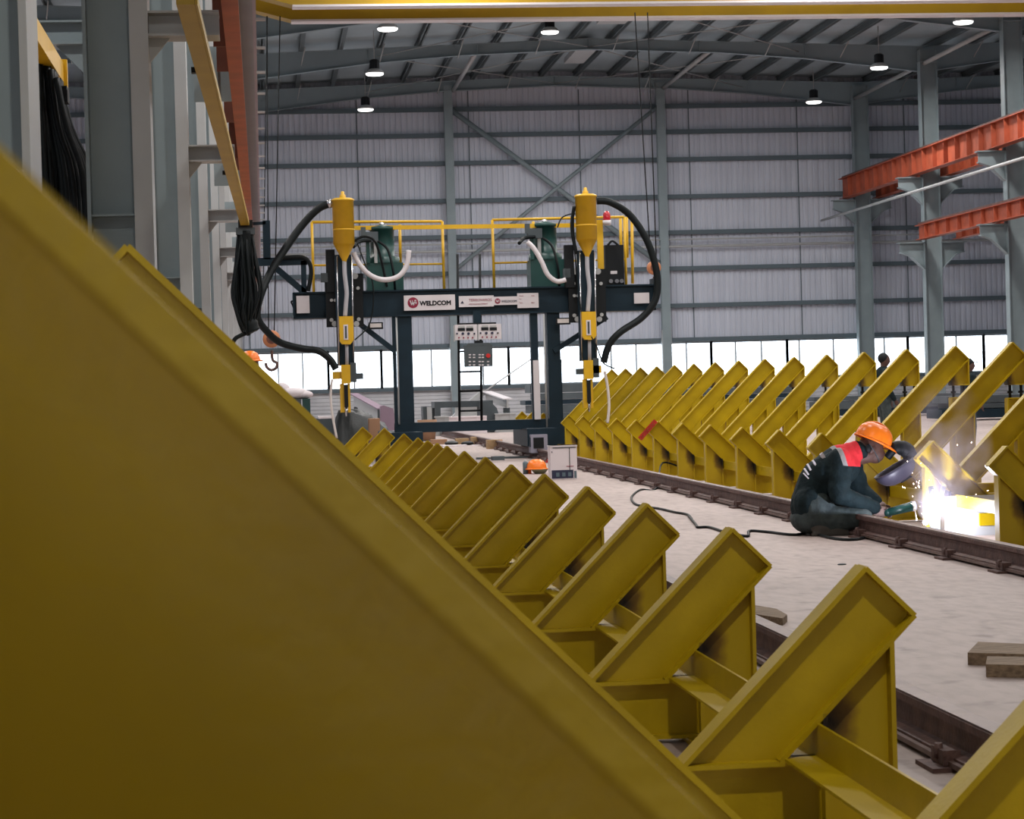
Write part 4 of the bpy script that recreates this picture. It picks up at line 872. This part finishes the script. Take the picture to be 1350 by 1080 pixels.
single('stay_rod', MB().cyl((b_.x-.5, 61.9, b_.z-.35), (c_.x, 61.9, c_.z), .022, None, 6), 'greyl', 'thin grey stay rod rising to the right gantry leg', 'rod')
# long dark stack along the right
for i, (x0, x1, zt, Y, m_, lb) in enumerate(((7.2, 15.2, 1.0, 62, 'darksteel', 'long dark steel stack behind the right row, its left part near the gantry'), (15.4, 20.2, .60, 62.6, 'darksteel', 'long dark steel stack behind the right row, its middle part'), (16.6, 24.0, .58, 54, 'darksteel', 'long dark steel stack behind the right row at the right edge'))):
    t = LT('steel_stack', ((x0+x1)/2, Y, 0), lb, 'stack'); z = .06; k = 0
    while z < zt:
        h = .14+.05*((k*7+i) % 3); off = .15*((k*5) % 3); t.part('plate_layer', MB().bb(x0+off, x1-off*.5, Y, Y+1.3, z, z+h-.02), m_ if k % 3 else 'navy'); z += h; k += 1
    for x in (x0+.5, (x0+x1)/2, x1-.6): t.part('bearer', MB().bb(x-.08, x+.08, Y-.05, Y+1.35, 0, .06), 'wood')
for i in range(9):
    x = 9.5+1.2*i; 
    if 4 < i < 6: continue
# left background: machine with green boxes, wrapped goods, tarpaulin heap
t = LT('green_cabinet', (at(398, 545, Y=50).x, 50, 0), 'dark green cabinet with white cloth heaped on top, beyond the near yellow arm', 'cabinet')
for (x0, x1) in ((382, 391), (391.5, 397), (399, 409)): t.part('door_panel', MB().bb(at(x0, 530, Y=50).x, at(x1, 530, Y=50).x, 50, 50.5, 0, at(395, 526, Y=50).z), 'dgreen' if x0 != 391.5 else 'darksteel')
single('cloth_heap', MB().ball((at(387, 520, Y=50).x, 50.3, at(387, 524, Y=50).z+.08), (.35, .3, .14)).ball((at(400, 520, Y=50).x, 50.3, at(400, 524, Y=50).z+.06), (.22, .25, .10)).ball((at(372, 512, Y=50).x, 50.4, at(372, 514, Y=50).z-.05), (.2, .25, .22)), 'paper', 'white crumpled sheeting heaped on the dark green cabinet', 'cloth')
t = LT('purple_girder', (at(490, 535, Y=56).x, 56, 0), 'white girder with a mauve top edge behind the left gantry head', 'beam')
a, b_ = at(466, 520, Y=60), at(503, 540, Y=54)
t.part('web', MB().extr([(a.x, a.y, a.z-.3), (b_.x, b_.y, b_.z-.3), (b_.x, b_.y, b_.z), (a.x, a.y, a.z)], (.03, .02, 0)), 'greyl'); t.part('top_flange', MB().extr([(a.x-.1, a.y, a.z), (b_.x-.1, b_.y, b_.z), (b_.x+.12, b_.y, b_.z), (a.x+.12, a.y, a.z)], (0, 0, .03)), 'purple')
t.part('end_plate', MB().bb(b_.x-.1, b_.x+.12, b_.y-.02, b_.y, b_.z-.3, b_.z), 'darksteel')
for u in (.08, .92): q_ = a.lerp(b_, u); t.part('trestle', MB().bb(q_.x-.05, q_.x+.05, q_.y-.05, q_.y+.05, 0, q_.z-.3), 'darksteel')
p = at(513, 545, Y=53); single('mauve_block', MB().prism([(p.x-.2, 0), (p.x+.22, 0), (p.x+.10, .72), (p.x-.12, .80), (p.x-.2, .78)], 53, 53.4), 'purple', 'mauve steel block standing left of the left gantry leg', 'block')
# tarpaulin covered heap under the left torch
t = LT('tarpaulin_heap', (1.95, 44, 0), 'heap under a black tarpaulin behind the far left supports', 'heap')
m = MB(); n = 22; rr = random.Random(5); vs = []; X0_, X1_ = at(436, 560, Y=44).x, at(520, 560, Y=44).x
for j in range(12):
    for i in range(n+1):
        u = i/n; v = j/11; zz = (.74 - .45*max(0, u-.45)**1.1*1.7 + .05*sin(u*17+j) + .03*rr.random())*min(1, v*5)*min(1, (1-v)*5+.0)
        vs.append((X0_+(X1_-X0_)*u, 43.5+v*1.6, max(.0, zz)*min(1, u*9)*min(1, (1-u)*9)))
m.add(vs, [(j*(n+1)+i, j*(n+1)+i+1, (j+1)*(n+1)+i+1, (j+1)*(n+1)+i) for j in range(11) for i in range(n)], True); t.part('tarpaulin', m, 'tarp')
bgbox('carton', 487, 552, 501, 570, 42, .5, 'card', 'brown carton beside the black tarpaulin heap', 'box')
bgbox('trolley_bed', 418, 552, 440, 566, 45, .8, 'darksteel', 'dark low trolley left of the tarpaulin heap', 'trolley')
bgbox('white_sheet_pile', 420, 549, 440, 552.5, 45, .8, 'paper', 'white sheets lying on the dark low trolley', 'sheets')
p = at(512, 566, Y=40); single('grey_sack', MB().ball((p.x, 40.3, .18), (.2, .2, .2)).ball((p.x+.15, 40.3, .10), (.2, .2, .1)), 'lilac', 'grey sack lying at the foot of the left gantry leg', 'sack')

# ================================================================== people
def fig(name, label, base, Rz=0): return LT(name, base, label, 'person')
def remesh(o, vox, sm=4):
    r = o.modifiers.new('remesh', 'REMESH'); r.mode = 'VOXEL'; r.voxel_size = vox; r.use_smooth_shade = True
    s = o.modifiers.new('smooth', 'SMOOTH'); s.factor = .5; s.iterations = sm
    return o
WY = 16.42
def W(x, y, d=0): return at(x, y, Y=WY+d)
wb0 = at(1100, 707, Z=0)
w_ = LT('person', (W(1092, 700).x, WY, 0), 'welder in orange helmet and navy jacket with red shoulders squatting at the rail', 'person')
# body: head, neck, trunk, arms, hands as one surface
m = MB()
Rr = Matrix.Rotation(radians(38), 3, 'Y')
hc = W(1147, 590, 0)
m.ball(hc, (.095, .078, .115), Rr, 20, 14)
m.ball(hc+Vector((.045, 0, -.055)), (.062, .058, .07), Rr, 14, 10)                  # jaw and chin
m.ball(hc+Vector((.098, 0, -.050)), (.020, .013, .020), Rr, 8, 6)                   # nose
m.ball(hc+Vector((.085, 0, -.085)), (.016, .022, .010), Rr, 8, 6)                   # mouth
for s in (-1, 1): m.ball(hc+Vector((-.005, s*.078, -.018)), (.022, .012, .034), Rr, 8, 6); m.ball(hc+Vector((.083, s*.03, -.018)), .012, None, 8, 6)
m.capsule(W(1124, 604), hc+Vector((0, 0, -.06)), .062, .055)
m.capsule(W(1108, 616), W(1080, 640), .10, .11); m.capsule(W(1080, 640), W(1072, 672), .11, .12)
RA = [W(1107, 606, -.17), W(1106, 652, -.24), W(1160, 672, -.10)]; LA = [W(1118, 606, .16), W(1133, 646, .22), W(1158, 664, .10)]
for A in (RA, LA): m.capsule(A[0], A[1], .052, .042); m.capsule(A[1], A[2], .040, .028)
hd = W(1164, 675, -.10)
m.ball(hd, (.042, .022, .038), Matrix.Rotation(radians(20), 3, 'Y'), 12, 8)
for k in range(4):
    a = hd+Vector((.030-.0*k, -.018+.013*k, .022-.012*k)); b_ = a+Vector((.030, 0, -.004)); c_ = b_+Vector((.004, .0, -.022)); d_ = c_+Vector((-.018-.002*k, 0, -.008))
    m.capsule(a, b_, .0085, .008, 8); m.capsule(b_, c_, .008, .0075, 8); m.capsule(c_, d_, .0075, .0065, 8)
m.capsule(hd+Vector((-.01, -.022, .012)), hd+Vector((.02, -.035, .022)), .010, .009, 8); m.capsule(hd+Vector((.02, -.035, .022)), hd+Vector((.043, -.030, .014)), .009, .0075, 8)
h2 = W(1162, 668, .10); m.ball(h2, (.040, .022, .036), Matrix.Rotation(radians(20), 3, 'Y'), 12, 8)
for k in range(4):
    a = h2+Vector((.028, -.018+.013*k, .01-.006*k)); b_ = a+Vector((.03, 0, -.008)); c_ = b_+Vector((.012, 0, -.022)); m.capsule(a, b_, .0085, .008, 8); m.capsule(b_, c_, .008, .007, 8)
m.capsule(h2+Vector((0, .02, .01)), h2+Vector((.03, .034, .014)), .010, .008, 8)
body = remesh(w_.part('body', m, 'skin'), .0075, 3)
gm = MB()
for h_, s in ((hd, -1), (h2, 1)): gm.ball(h_+Vector((-.012, 0, 0)), (.048, .030, .045), Matrix.Rotation(radians(20), 3, 'Y'), 12, 8)
for k in range(4):
    a = hd+Vector((.030, -.018+.013*k, .022-.012*k)); b_ = a+Vector((.030, 0, -.004)); c_ = b_+Vector((.004, .0, -.022)); gm.capsule(a, b_, .0115, .011, 8); gm.capsule(b_, c_, .011, .010, 8)
gm.capsule(hd+Vector((-.05, 0, .0)), hd, .036, .040); gm.capsule(h2+Vector((-.05, 0, .0)), h2, .036, .040)
remesh(w_.part('gloves', gm, 'glove'), .008, 2)
# trousers
m = MB()
m.capsule(W(1076, 668, -.09), W(1076, 668, .09), .135, .135); m.ball(W(1068, 684, 0), (.15, .20, .115))
for s, kx, ky, kd, fx, fy in ((-1, 1138, 684, -.20, 1086, 701, ), (1, 1148, 664, .15, 1118, 700)):
    hip = W(1072, 682, s*.10); kn = W(kx, ky, kd); ft = W(fx, fy, kd*.7); ft.z = max(ft.z, .07)
    m.capsule(hip, kn, .105, .078); m.capsule(kn, ft, .072, .052)
remesh(w_.part('trousers', m, 'trouser'), .012, 5)
# shoes
for s, (x, y, d) in ((-1, (1088, 703, -.16)), (1, (1122, 703, .1))):
    p = W(x, y, d); p.z = .045; mm = MB(); mm.ball(p+Vector((.10, 0, 0)), (.085, .048, .045)); mm.ball(p+Vector((-.02, 0, .01)), (.09, .042, .05)); mm.bb(p.x-.10, p.x+.18, p.y-.042, p.y+.042, .0, .022)
    remesh(w_.part('shoe', mm, 'shoe'), .009, 2)
p = W(1062, 697, -.1); p.z = .06; mm = MB(); mm.ball(p, (.10, .05, .055)); mm.bb(p.x-.09, p.x+.06, p.y-.04, p.y+.04, .01, .03)
# jacket
m = MB()
m.capsule(W(1108, 613, 0), W(1082, 636, 0), .155, .17); m.capsule(W(1082, 636, 0), W(1070, 668, 0), .17, .165)
m.capsule(W(1104, 610, -.13), W(1104, 610, .13), .10, .10); m.capsule(W(1090, 622, -.09), W(1090, 622, .09), .13, .13); m.capsule(W(1070, 664, -.07), W(1070, 664, .07), .14, .14)
m.ball(W(1122, 598, 0), (.095, .11, .075), Rr); m.ball(W(1132, 594, 0), (.088, .095, .066), Rr)
for A, sg in ((RA, -1), (LA, 1)):
    m.capsule(A[0], A[1], .090, .076); e = A[1]; wv = A[2]; m.capsule(e, e.lerp(wv, .86), .074, .052)
    for k in range(4):
        q_ = A[0].lerp(A[1], .25+.2*k); m.ball(q_+Vector((.01*(-1)**k, 0, 0)), .088-.003*k, None, 10, 8)
    for k in range(4):
        q_ = e.lerp(wv, .18+.18*k); m.ball(q_, .068-.006*k, None, 10, 8)
jk = w_.part('jacket', m, 'jacket'); remesh(jk, .010, 4)
# red yoke with grey piping on the shoulders: shells that follow the jacket
def arc_shell(c, R, u0, u1, v0, v1, ex=1.0, n=10, k=8, th=.006, rot=None):
    m = MB(); vs = []
    for t_ in (0, th):
        for j in range(k+1):
            for i in range(n+1):
                u = u0+(u1-u0)*i/n; v = v0+(v1-v0)*j/k
                d = Vector((cos(u)*cos(v), sin(v), sin(u)*cos(v)))
                if rot is not None: d = rot @ d
                vs.append(Vector(c)+Vector((d.x*(R[0]+t_), d.y*(R[1]+t_), d.z*(R[2]+t_))))
    N = (n+1)*(k+1); fs = []
    for j in range(k):
        for i in range(n):
            a = j*(n+1)+i; fs += [(a, a+1, a+n+2, a+n+1), (a+N, a+n+1+N, a+n+2+N, a+1+N)]
    m.add(vs, fs, True); return m
def yoke_mat():
    """navy jacket cloth, with the red shoulder yoke and grey piping cut into it (jacket coordinates)"""
    mm = M['jacket'].copy(); mm.name = 'jacket_cloth'; nt = mm.node_tree; b = nt.nodes['Principled BSDF']
    src = b.inputs['Base Color'].links[0].from_socket
    tc = nt.nodes.new('ShaderNodeTexCoord'); sx = nt.nodes.new('ShaderNodeSeparateXYZ'); nt.links.new(tc.outputs['Object'], sx.inputs[0])
    off = w_.o
    def plane(px1, py1, px2, py2):      # signed distance from the line through two picture points (in the x-z plane)
        a, c = W(px1, py1)-off, W(px2, py2)-off; d = (c-a); nn = Vector((-d.z, 0, d.x)).normalized()
        m1 = nt.nodes.new('ShaderNodeMath'); m1.operation = 'MULTIPLY'; m1.inputs[1].default_value = nn.x; nt.links.new(sx.outputs[0], m1.inputs[0])
        m2 = nt.nodes.new('ShaderNodeMath'); m2.operation = 'MULTIPLY_ADD'; m2.inputs[1].default_value = nn.z; nt.links.new(sx.outputs[2], m2.inputs[0]); nt.links.new(m1.outputs[0], m2.inputs[2])
        m3 = nt.nodes.new('ShaderNodeMath'); m3.operation = 'SUBTRACT'; m3.inputs[1].default_value = nn.x*a.x+nn.z*a.z; nt.links.new(m2.outputs[0], m3.inputs[0]); return m3.outputs[0]
    def gt(s, v):
        g_ = nt.nodes.new('ShaderNodeMath'); g_.operation = 'GREATER_THAN'; g_.inputs[1].default_value = v; nt.links.new(s, g_.inputs[0]); return g_.outputs[0]
    def mulv(a, b2):
        g_ = nt.nodes.new('ShaderNodeMath'); g_.operation = 'MULTIPLY'; nt.links.new(a, g_.inputs[0]); nt.links.new(b2, g_.inputs[1]); return g_.outputs[0]
    d1 = plane(1097, 578, 1106, 612)     # back edge of the yoke; positive towards the head
    d2 = plane(1136, 624, 1100, 610)     # lower edge; positive upward
    def mixc(fac, a, col):
        x = nt.nodes.new('ShaderNodeMix'); x.data_type = 'RGBA'; nt.links.new(fac, x.inputs[0]); nt.links.new(a, x.inputs[6]); x.inputs[7].default_value = (*col, 1); return x.outputs[2]
    s1 = plane(1097, 578, 1106, 612); 
    sgn1 = d1; 
    low = plane(1100, 609, 1136, 612)
    d5 = plane(1137, 612, 1127, 580)
    c1 = mixc(mulv(mulv(gt(d1, -.036), gt(YS(nt, low), -.02)), gt(d5, 0.0)), src, (.30, .29, .29))
    d4 = plane(1137, 612, 1127, 580)
    c2 = mixc(mulv(mulv(gt(d1, 0.0), gt(YS(nt, low), -.02)), gt(d4, 0.0)), c1, (.68, .035, .045))
    nt.links.new(c2, b.inputs['Base Color']); return mm
def YS(nt, s): return s
jm = yoke_mat(); jk.data.materials.clear(); jk.data.materials.append(jm)
# printed marks on the back
for (x0, y0, x1, y1, wd) in ((1075, 595, 1082, 605, .026), (1064, 604, 1069, 611, .014), (1057, 609, 1062, 617, .012), (1053, 615, 1059, 623, .012), (1052, 621, 1059, 628, .008)):
    x0 += 7; x1 += 7; y0 += 3; y1 += 3; a, b_ = W(x0, y0, -.135), W(x1, y1, -.15); v = b_-a
    ln = w_.part('back_print', MB().box((a+b_)/2, (v.length, .02, wd), Matrix.Rotation(-math.atan2(v.z, v.x), 3, 'Y')), 'white')
# helmet
hcx = W(1152, 578, 0); RH = Matrix.Rotation(radians(24), 3, 'Y')
m = MB(); vs = []; fs = []; nu, nv = 28, 9
prof = [(1.0, 0), (.99, .25), (.94, .48), (.84, .68), (.66, .85), (.40, .96), (.0, 1.0)]
for r_, h_ in prof:
    for i in range(nu):
        a = 2*pi*i/nu; vs.append(hcx+RH @ Vector((.142*r_*cos(a), .118*r_*sin(a), .135*h_-.02)))
for j in range(len(prof)-1):
    for i in range(nu): fs.append((j*nu+i, j*nu+(i+1) % nu, (j+1)*nu+(i+1) % nu, (j+1)*nu+i))
m.add(vs, fs, True)
hl = w_.part('helmet_shell', m, 'helmet')
m = MB(); vs = []; fs = []
for rr_, zz_ in ((.96, -.01), (1.0, -.018), (1.0, -.028), (.95, -.024)):
    for i in range(nu):
        a = 2*pi*i/nu; pk = 1+.42*max(0, cos(a))**3+.05
        vs.append(hcx+RH @ Vector((.142*rr_*cos(a)*(pk if rr_ == 1.0 else 1), .118*rr_*sin(a)*1.05, zz_-(.012 if rr_ == 1.0 else 0)*max(0, cos(a)))))
for j in range(4):
    for i in range(nu): fs.append((j*nu+i, j*nu+(i+1) % nu, ((j+1) % 4)*nu+(i+1) % nu, ((j+1) % 4)*nu+i))
m.add(vs, fs, True); w_.part('brim', m, 'helmet', hl)
w_.part('ridge', MB().tube(curve([hcx+RH @ Vector((.142*cos(a)*1.0, 0, .135*sin(a)-.018)) for a in [pi*k/8 for k in range(1, 8)]]), .010, 6), 'helmet', hl)
w_.part('chin_strap', MB().tube(curve([hc+Vector((-.03, -.085, .03)), hc+Vector((.01, -.088, -.03)), hc+Vector((.05, -.06, -.10)), hc+Vector((.06, 0, -.115))]), .004, 5), 'darksteel', hl)
w_.part('ear_cup', MB().ball(hc+Vector((-.035, -.080, -.005)), (.026, .018, .034)), 'black', hl)
# face shield held open in front of the face: a curved trough seen from the side
SC_ = W(1178, 616, 0); A0, A1 = W(1153, 634, 0), W(1202, 604, 0); ax = (A1-A0).normalized(); nrm = Vector((ax.z, 0, -ax.x))   # nrm points down and away from the face
def shell(c, la, wa, da, n, th=.006, nu=22, nv=9):
    m = MB(); vs = []
    for t_ in (0, th):
        for j in range(nv+1):
            ph = pi/2*j/nv
            for i in range(nu):
                a = 2*pi*i/nu; e = .8
                cx_ = math.copysign(abs(cos(a))**e, cos(a)); cy_ = math.copysign(abs(sin(a))**e, sin(a))
                vs.append(c+ax*((la-t_)*cos(ph)**.8*cx_)+Vector((0, (wa-t_)*cos(ph)**.8*cy_, 0))+n*((da-t_)*sin(ph)))
    N = nu*(nv+1); fs = []
    for j in range(nv):
        for i in range(nu):
            a, b2, c2, d2 = j*nu+i, j*nu+(i+1) % nu, (j+1)*nu+(i+1) % nu, (j+1)*nu+i
            fs += [(a, b2, c2, d2), (a+N, d2+N, c2+N, b2+N)]
    for i in range(nu): fs.append((i, i+N, (i+1) % nu+N, (i+1) % nu))
    m.add(vs, fs, True); return m
sh = w_.part('face_shield', shell(SC_, .165, .12, .125, nrm), 'mask')
w_.part('shield_window', MB().box(SC_+nrm*.123+ax*.03, (.09, .10, .008), Matrix.Rotation(-math.atan2(ax.z, ax.x), 3, 'Y')), 'black', sh)
w_.part('shield_hood', MB().tube(curve([W(1170, 603, .03), W(1180, 592, .0), W(1190, 591, -.0), W(1198, 597, -.0), W(1200, 605, -.0)]), .03, 10, [.03]*6+[.055]*6+[.06]*6+[.055]*6+[.03]), 'black', sh)
# electrode holder in the hand
t = LT('electrode_holder', (W(1185, 671, -.13).x, WY-.13, .1), 'dark green electrode holder gripped by the welder, with a long thin rod', 'tool')
t.part('handle', MB().capsule(W(1170, 676, -.13), W(1203, 667.5, -.13), .030, .036), 'dgreen'); t.part('insulator_edge', MB().cyl(W(1202, 667.6, -.13), W(1207, 666.8, -.13), .040, .036, 12), 'cream')
t.part('electrode_rod', MB().cyl(W(1205, 667, -.13), Vector((4.62, 15.70, .13)), .0045, None, 6), 'cream')

def bystander(x, ytop, Y, facing, label, shirt='jacket', h=1.72, lean=.0):
    p = at(x, ytop, Y=Y); base = Vector((p.x, Y, 0)); h = p.z if p.z > 1.2 else h; k = h/1.75
    t = LT('person', base, label, 'person'); f = facing
    def V(a, b_, c): return base+Vector((a*f*k+lean*c*.2*f, b_*k, c*k))
    m = MB(); m.ball(V(.03, 0, 1.63), (.095*k, .078*k, .12*k)); m.ball(V(.12, 0, 1.61), .018*k, None, 8, 6); m.capsule(V(0, 0, 1.50), V(.02, 0, 1.6), .058*k, .055*k)
    m.capsule(V(0, 0, 1.35), V(0, 0, 1.0), .13*k, .12*k)
    for s in (-1, 1):
        m.capsule(V(0, s*.18, 1.42), V(.02, s*.23, 1.12), .05*k, .042*k); m.capsule(V(.02, s*.23, 1.12), V(.14, s*.2, .92), .04*k, .03*k); m.ball(V(.17, s*.19, .88), (.045*k, .022*k, .05*k))
        for q in range(4): m.capsule(V(.17, s*.19, .86), V(.20+.01*q, s*(.17+.015*q), .79), .010*k, .008*k, 6)
        m.capsule(V(.16, s*.16, .88), V(.20, s*.145, .84), .011*k, .009*k, 6)
        m.capsule(V(0, s*.09, .95), V(.03, s*.1, .5), .075*k, .055*k); m.capsule(V(.03, s*.1, .5), V(0, s*.1, .08), .052*k, .04*k)
    remesh(t.part('body', m, 'skin'), .014, 2)
    m = MB(); m.capsule(V(0, 0, 1.38), V(0, 0, 1.0), .155*k, .145*k); m.capsule(V(0, -.13, 1.40), V(0, .13, 1.40), .085*k, .085*k)
    for s in (-1, 1): m.capsule(V(0, s*.18, 1.42), V(.02, s*.23, 1.12), .072*k, .062*k); m.capsule(V(.02, s*.23, 1.12), V(.12, s*.21, .95), .058*k, .046*k)
    remesh(t.part('jacket', m, shirt), .016, 3)
    m = MB(); m.capsule(V(0, -.05, .95), V(0, .05, .95), .135*k, .135*k)
    for s in (-1, 1): m.capsule(V(0, s*.09, .93), V(.03, s*.1, .5), .095*k, .072*k); m.capsule(V(.03, s*.1, .5), V(0, s*.1, .10), .068*k, .058*k)
    remesh(t.part('trousers', m, 'trouser'), .016, 3)
    for s in (-1, 1): t.part('shoe', MB().ball(V(.05, s*.1, .045), (.13*k, .045*k, .045*k)), 'shoe')
    return t, V, k
t, V, k = bystander(1164, 466, 33, 1, 'person in dark clothes seen against the bright window between two yellow arms')
t.part('hair', MB().ball(V(.0, 0, 1.665), (.098*k, .084*k, .10*k)), 'black')
t, V, k = bystander(1276, 473, 31, 1, 'person in dark jacket, mostly hidden behind a yellow arm tip by the bright window')
t.part('cap', MB().ball(V(.0, 0, 1.68), (.10*k, .086*k, .085*k)).bb(V(.05, 0, 0).x, V(.17, 0, 0).x, V(0, -.06, 0).y, V(0, .06, 0).y, V(0, 0, 1.675).z, V(0, 0, 1.69).z), 'black')
t, V, k = bystander(327, 467, 27, 1, 'person with an orange helmet peeping over the blurred yellow arm by the left columns', h=1.7)
hc2 = V(.02, 0, 1.66); hl2 = t.part('helmet_shell', MB().lathe(hc2, [(.135*k, 0), (.13*k, .05*k), (.10*k, .10*k), (.05*k, .13*k), (0, .135*k)], 16), 'helmet'); t.part('brim', MB().lathe(hc2, [(.12*k, .01), (.17*k, -.004), (.165*k, .012), (.12*k, .02)], 16), 'helmet', hl2)
t.part('jacket_collar', MB().lathe(V(0, 0, 1.46), [(.09*k, 0), (.08*k, .06*k), (.07*k, .06*k)], 12), 'jacket')

# ================================================================== the weld
AP = Vector((4.66, 15.62, .115))
t = LT('welding_arc', AP, 'blinding white welding arc at the foot of a yellow support', 'arc')
t.part('arc_core', MB().ball(AP, .020, None, 12, 8), 'arc')
l = bpy.data.lights.new('arc_light', 'POINT'); l.energy = 42; l.color = (.80, .84, 1); l.shadow_soft_size = .02
lo = bpy.data.objects.new('arc_light', l); lo.location = AP+Vector((.0, -.05, .02)); C.objects.link(lo)
# work piece plates under the arc: pale bare plate and two black legs of a clamp
t = LT('steel_clamp', (4.60, 15.72, 0), 'two dark legs of a clamp standing just left of the arc', 'clamp')
for (x0, y0, x1, y1) in ((1227, 641, 1232, 690), (1244, 641, 1238, 672)):
    a, b_ = at(x0, y0, Y=15.7), at(x1, y1, Y=15.7); t.part('leg', MB().cyl(a, b_, .020, .014, 6), 'darksteel')
a = at(1234, 696, Y=15.7); t.part('foot', MB().bb(a.x-.035, a.x+.03, 15.69, 15.73, 0, at(1234, 668, Y=15.7).z), 'darksteel')
a, b_ = at(1241, 655, Y=15.72), at(1321, 706, Y=15.72)
t = LT('bare_plate', (a.x, 15.75, 0), 'pale bare steel plate lit by the arc, tacked to the yellow base beam', 'plate')
t.part('plate', MB().bb(a.x, b_.x, 15.74, 15.752, .0, a.z), 'greyl'); t.part('edge_strip', MB().bb(a.x+.28, b_.x-.02, 15.725, 15.74, .07, .16), 'yellow')
rs = random.Random(11); m = MB()
for i in range(46):
    an = rs.uniform(.2, 2.1); d = abs(rs.gauss(0, .28))+.03; p = AP+Vector((cos(an)*d*.8, rs.uniform(-.15, .15), sin(an)*d))
    if p.z < .02: continue
    v = (p-AP).normalized()*rs.uniform(.003, .014); m.cyl(p, p+v, .0016+rs.random()*.0014, .001, 5)
o = single('sparks', m, 'spark', 'bright sparks flying up from the welding arc', 'sparks', (AP.x, AP.y, 0)); o['kind'] = 'stuff'
# smoke: a real cloud of fume above the arc
sm = bpy.data.materials.new('welding_fume'); sm.use_nodes = True; nt = sm.node_tree; nt.nodes.clear()
o_ = nt.nodes.new('ShaderNodeOutputMaterial'); pv = nt.nodes.new('ShaderNodeVolumePrincipled'); pv.inputs['Color'].default_value = (.90, .80, .92, 1); pv.inputs['Anisotropy'].default_value = .2
tc = nt.nodes.new('ShaderNodeTexCoord'); n = nt.nodes.new('ShaderNodeTexNoise'); n.inputs['Scale'].default_value = 5; n.inputs['Detail'].default_value = 4; nt.links.new(tc.outputs['Object'], n.inputs['Vector'])
r = nt.nodes.new('ShaderNodeValToRGB'); r.color_ramp.elements[0].position = .42; r.color_ramp.elements[1].position = .72
nt.links.new(n.outputs[0], r.inputs[0])
ln = nt.nodes.new('ShaderNodeVectorMath'); ln.operation = 'LENGTH'; mp = nt.nodes.new('ShaderNodeMapping'); mp.inputs['Scale'].default_value = (2.9, 3.6, 1.75); nt.links.new(tc.outputs['Object'], mp.inputs[0]); nt.links.new(mp.outputs[0], ln.inputs[0])
fo = nt.nodes.new('ShaderNodeMapRange'); fo.inputs[1].default_value = 1; fo.inputs[2].default_value = .15; fo.inputs[3].default_value = 0; fo.inputs[4].default_value = 3.2; nt.links.new(ln.outputs['Value'], fo.inputs[0])
mu = nt.nodes.new('ShaderNodeMath'); mu.operation = 'MULTIPLY'; nt.links.new(r.outputs[0], mu.inputs[0]); nt.links.new(fo.outputs[0], mu.inputs[1])
nt.links.new(mu.outputs[0], pv.inputs['Density']); nt.links.new(pv.outputs[0], o_.inputs['Volume'])
so = obj('welding_smoke', MB().ball((0, 0, 0), (.34, .27, .56), None, 20, 12), sm, None, (4.78, 15.45, .60)); tag(so, 'thin lilac white fume drifting up from the arc', 'smoke', None, 'stuff')
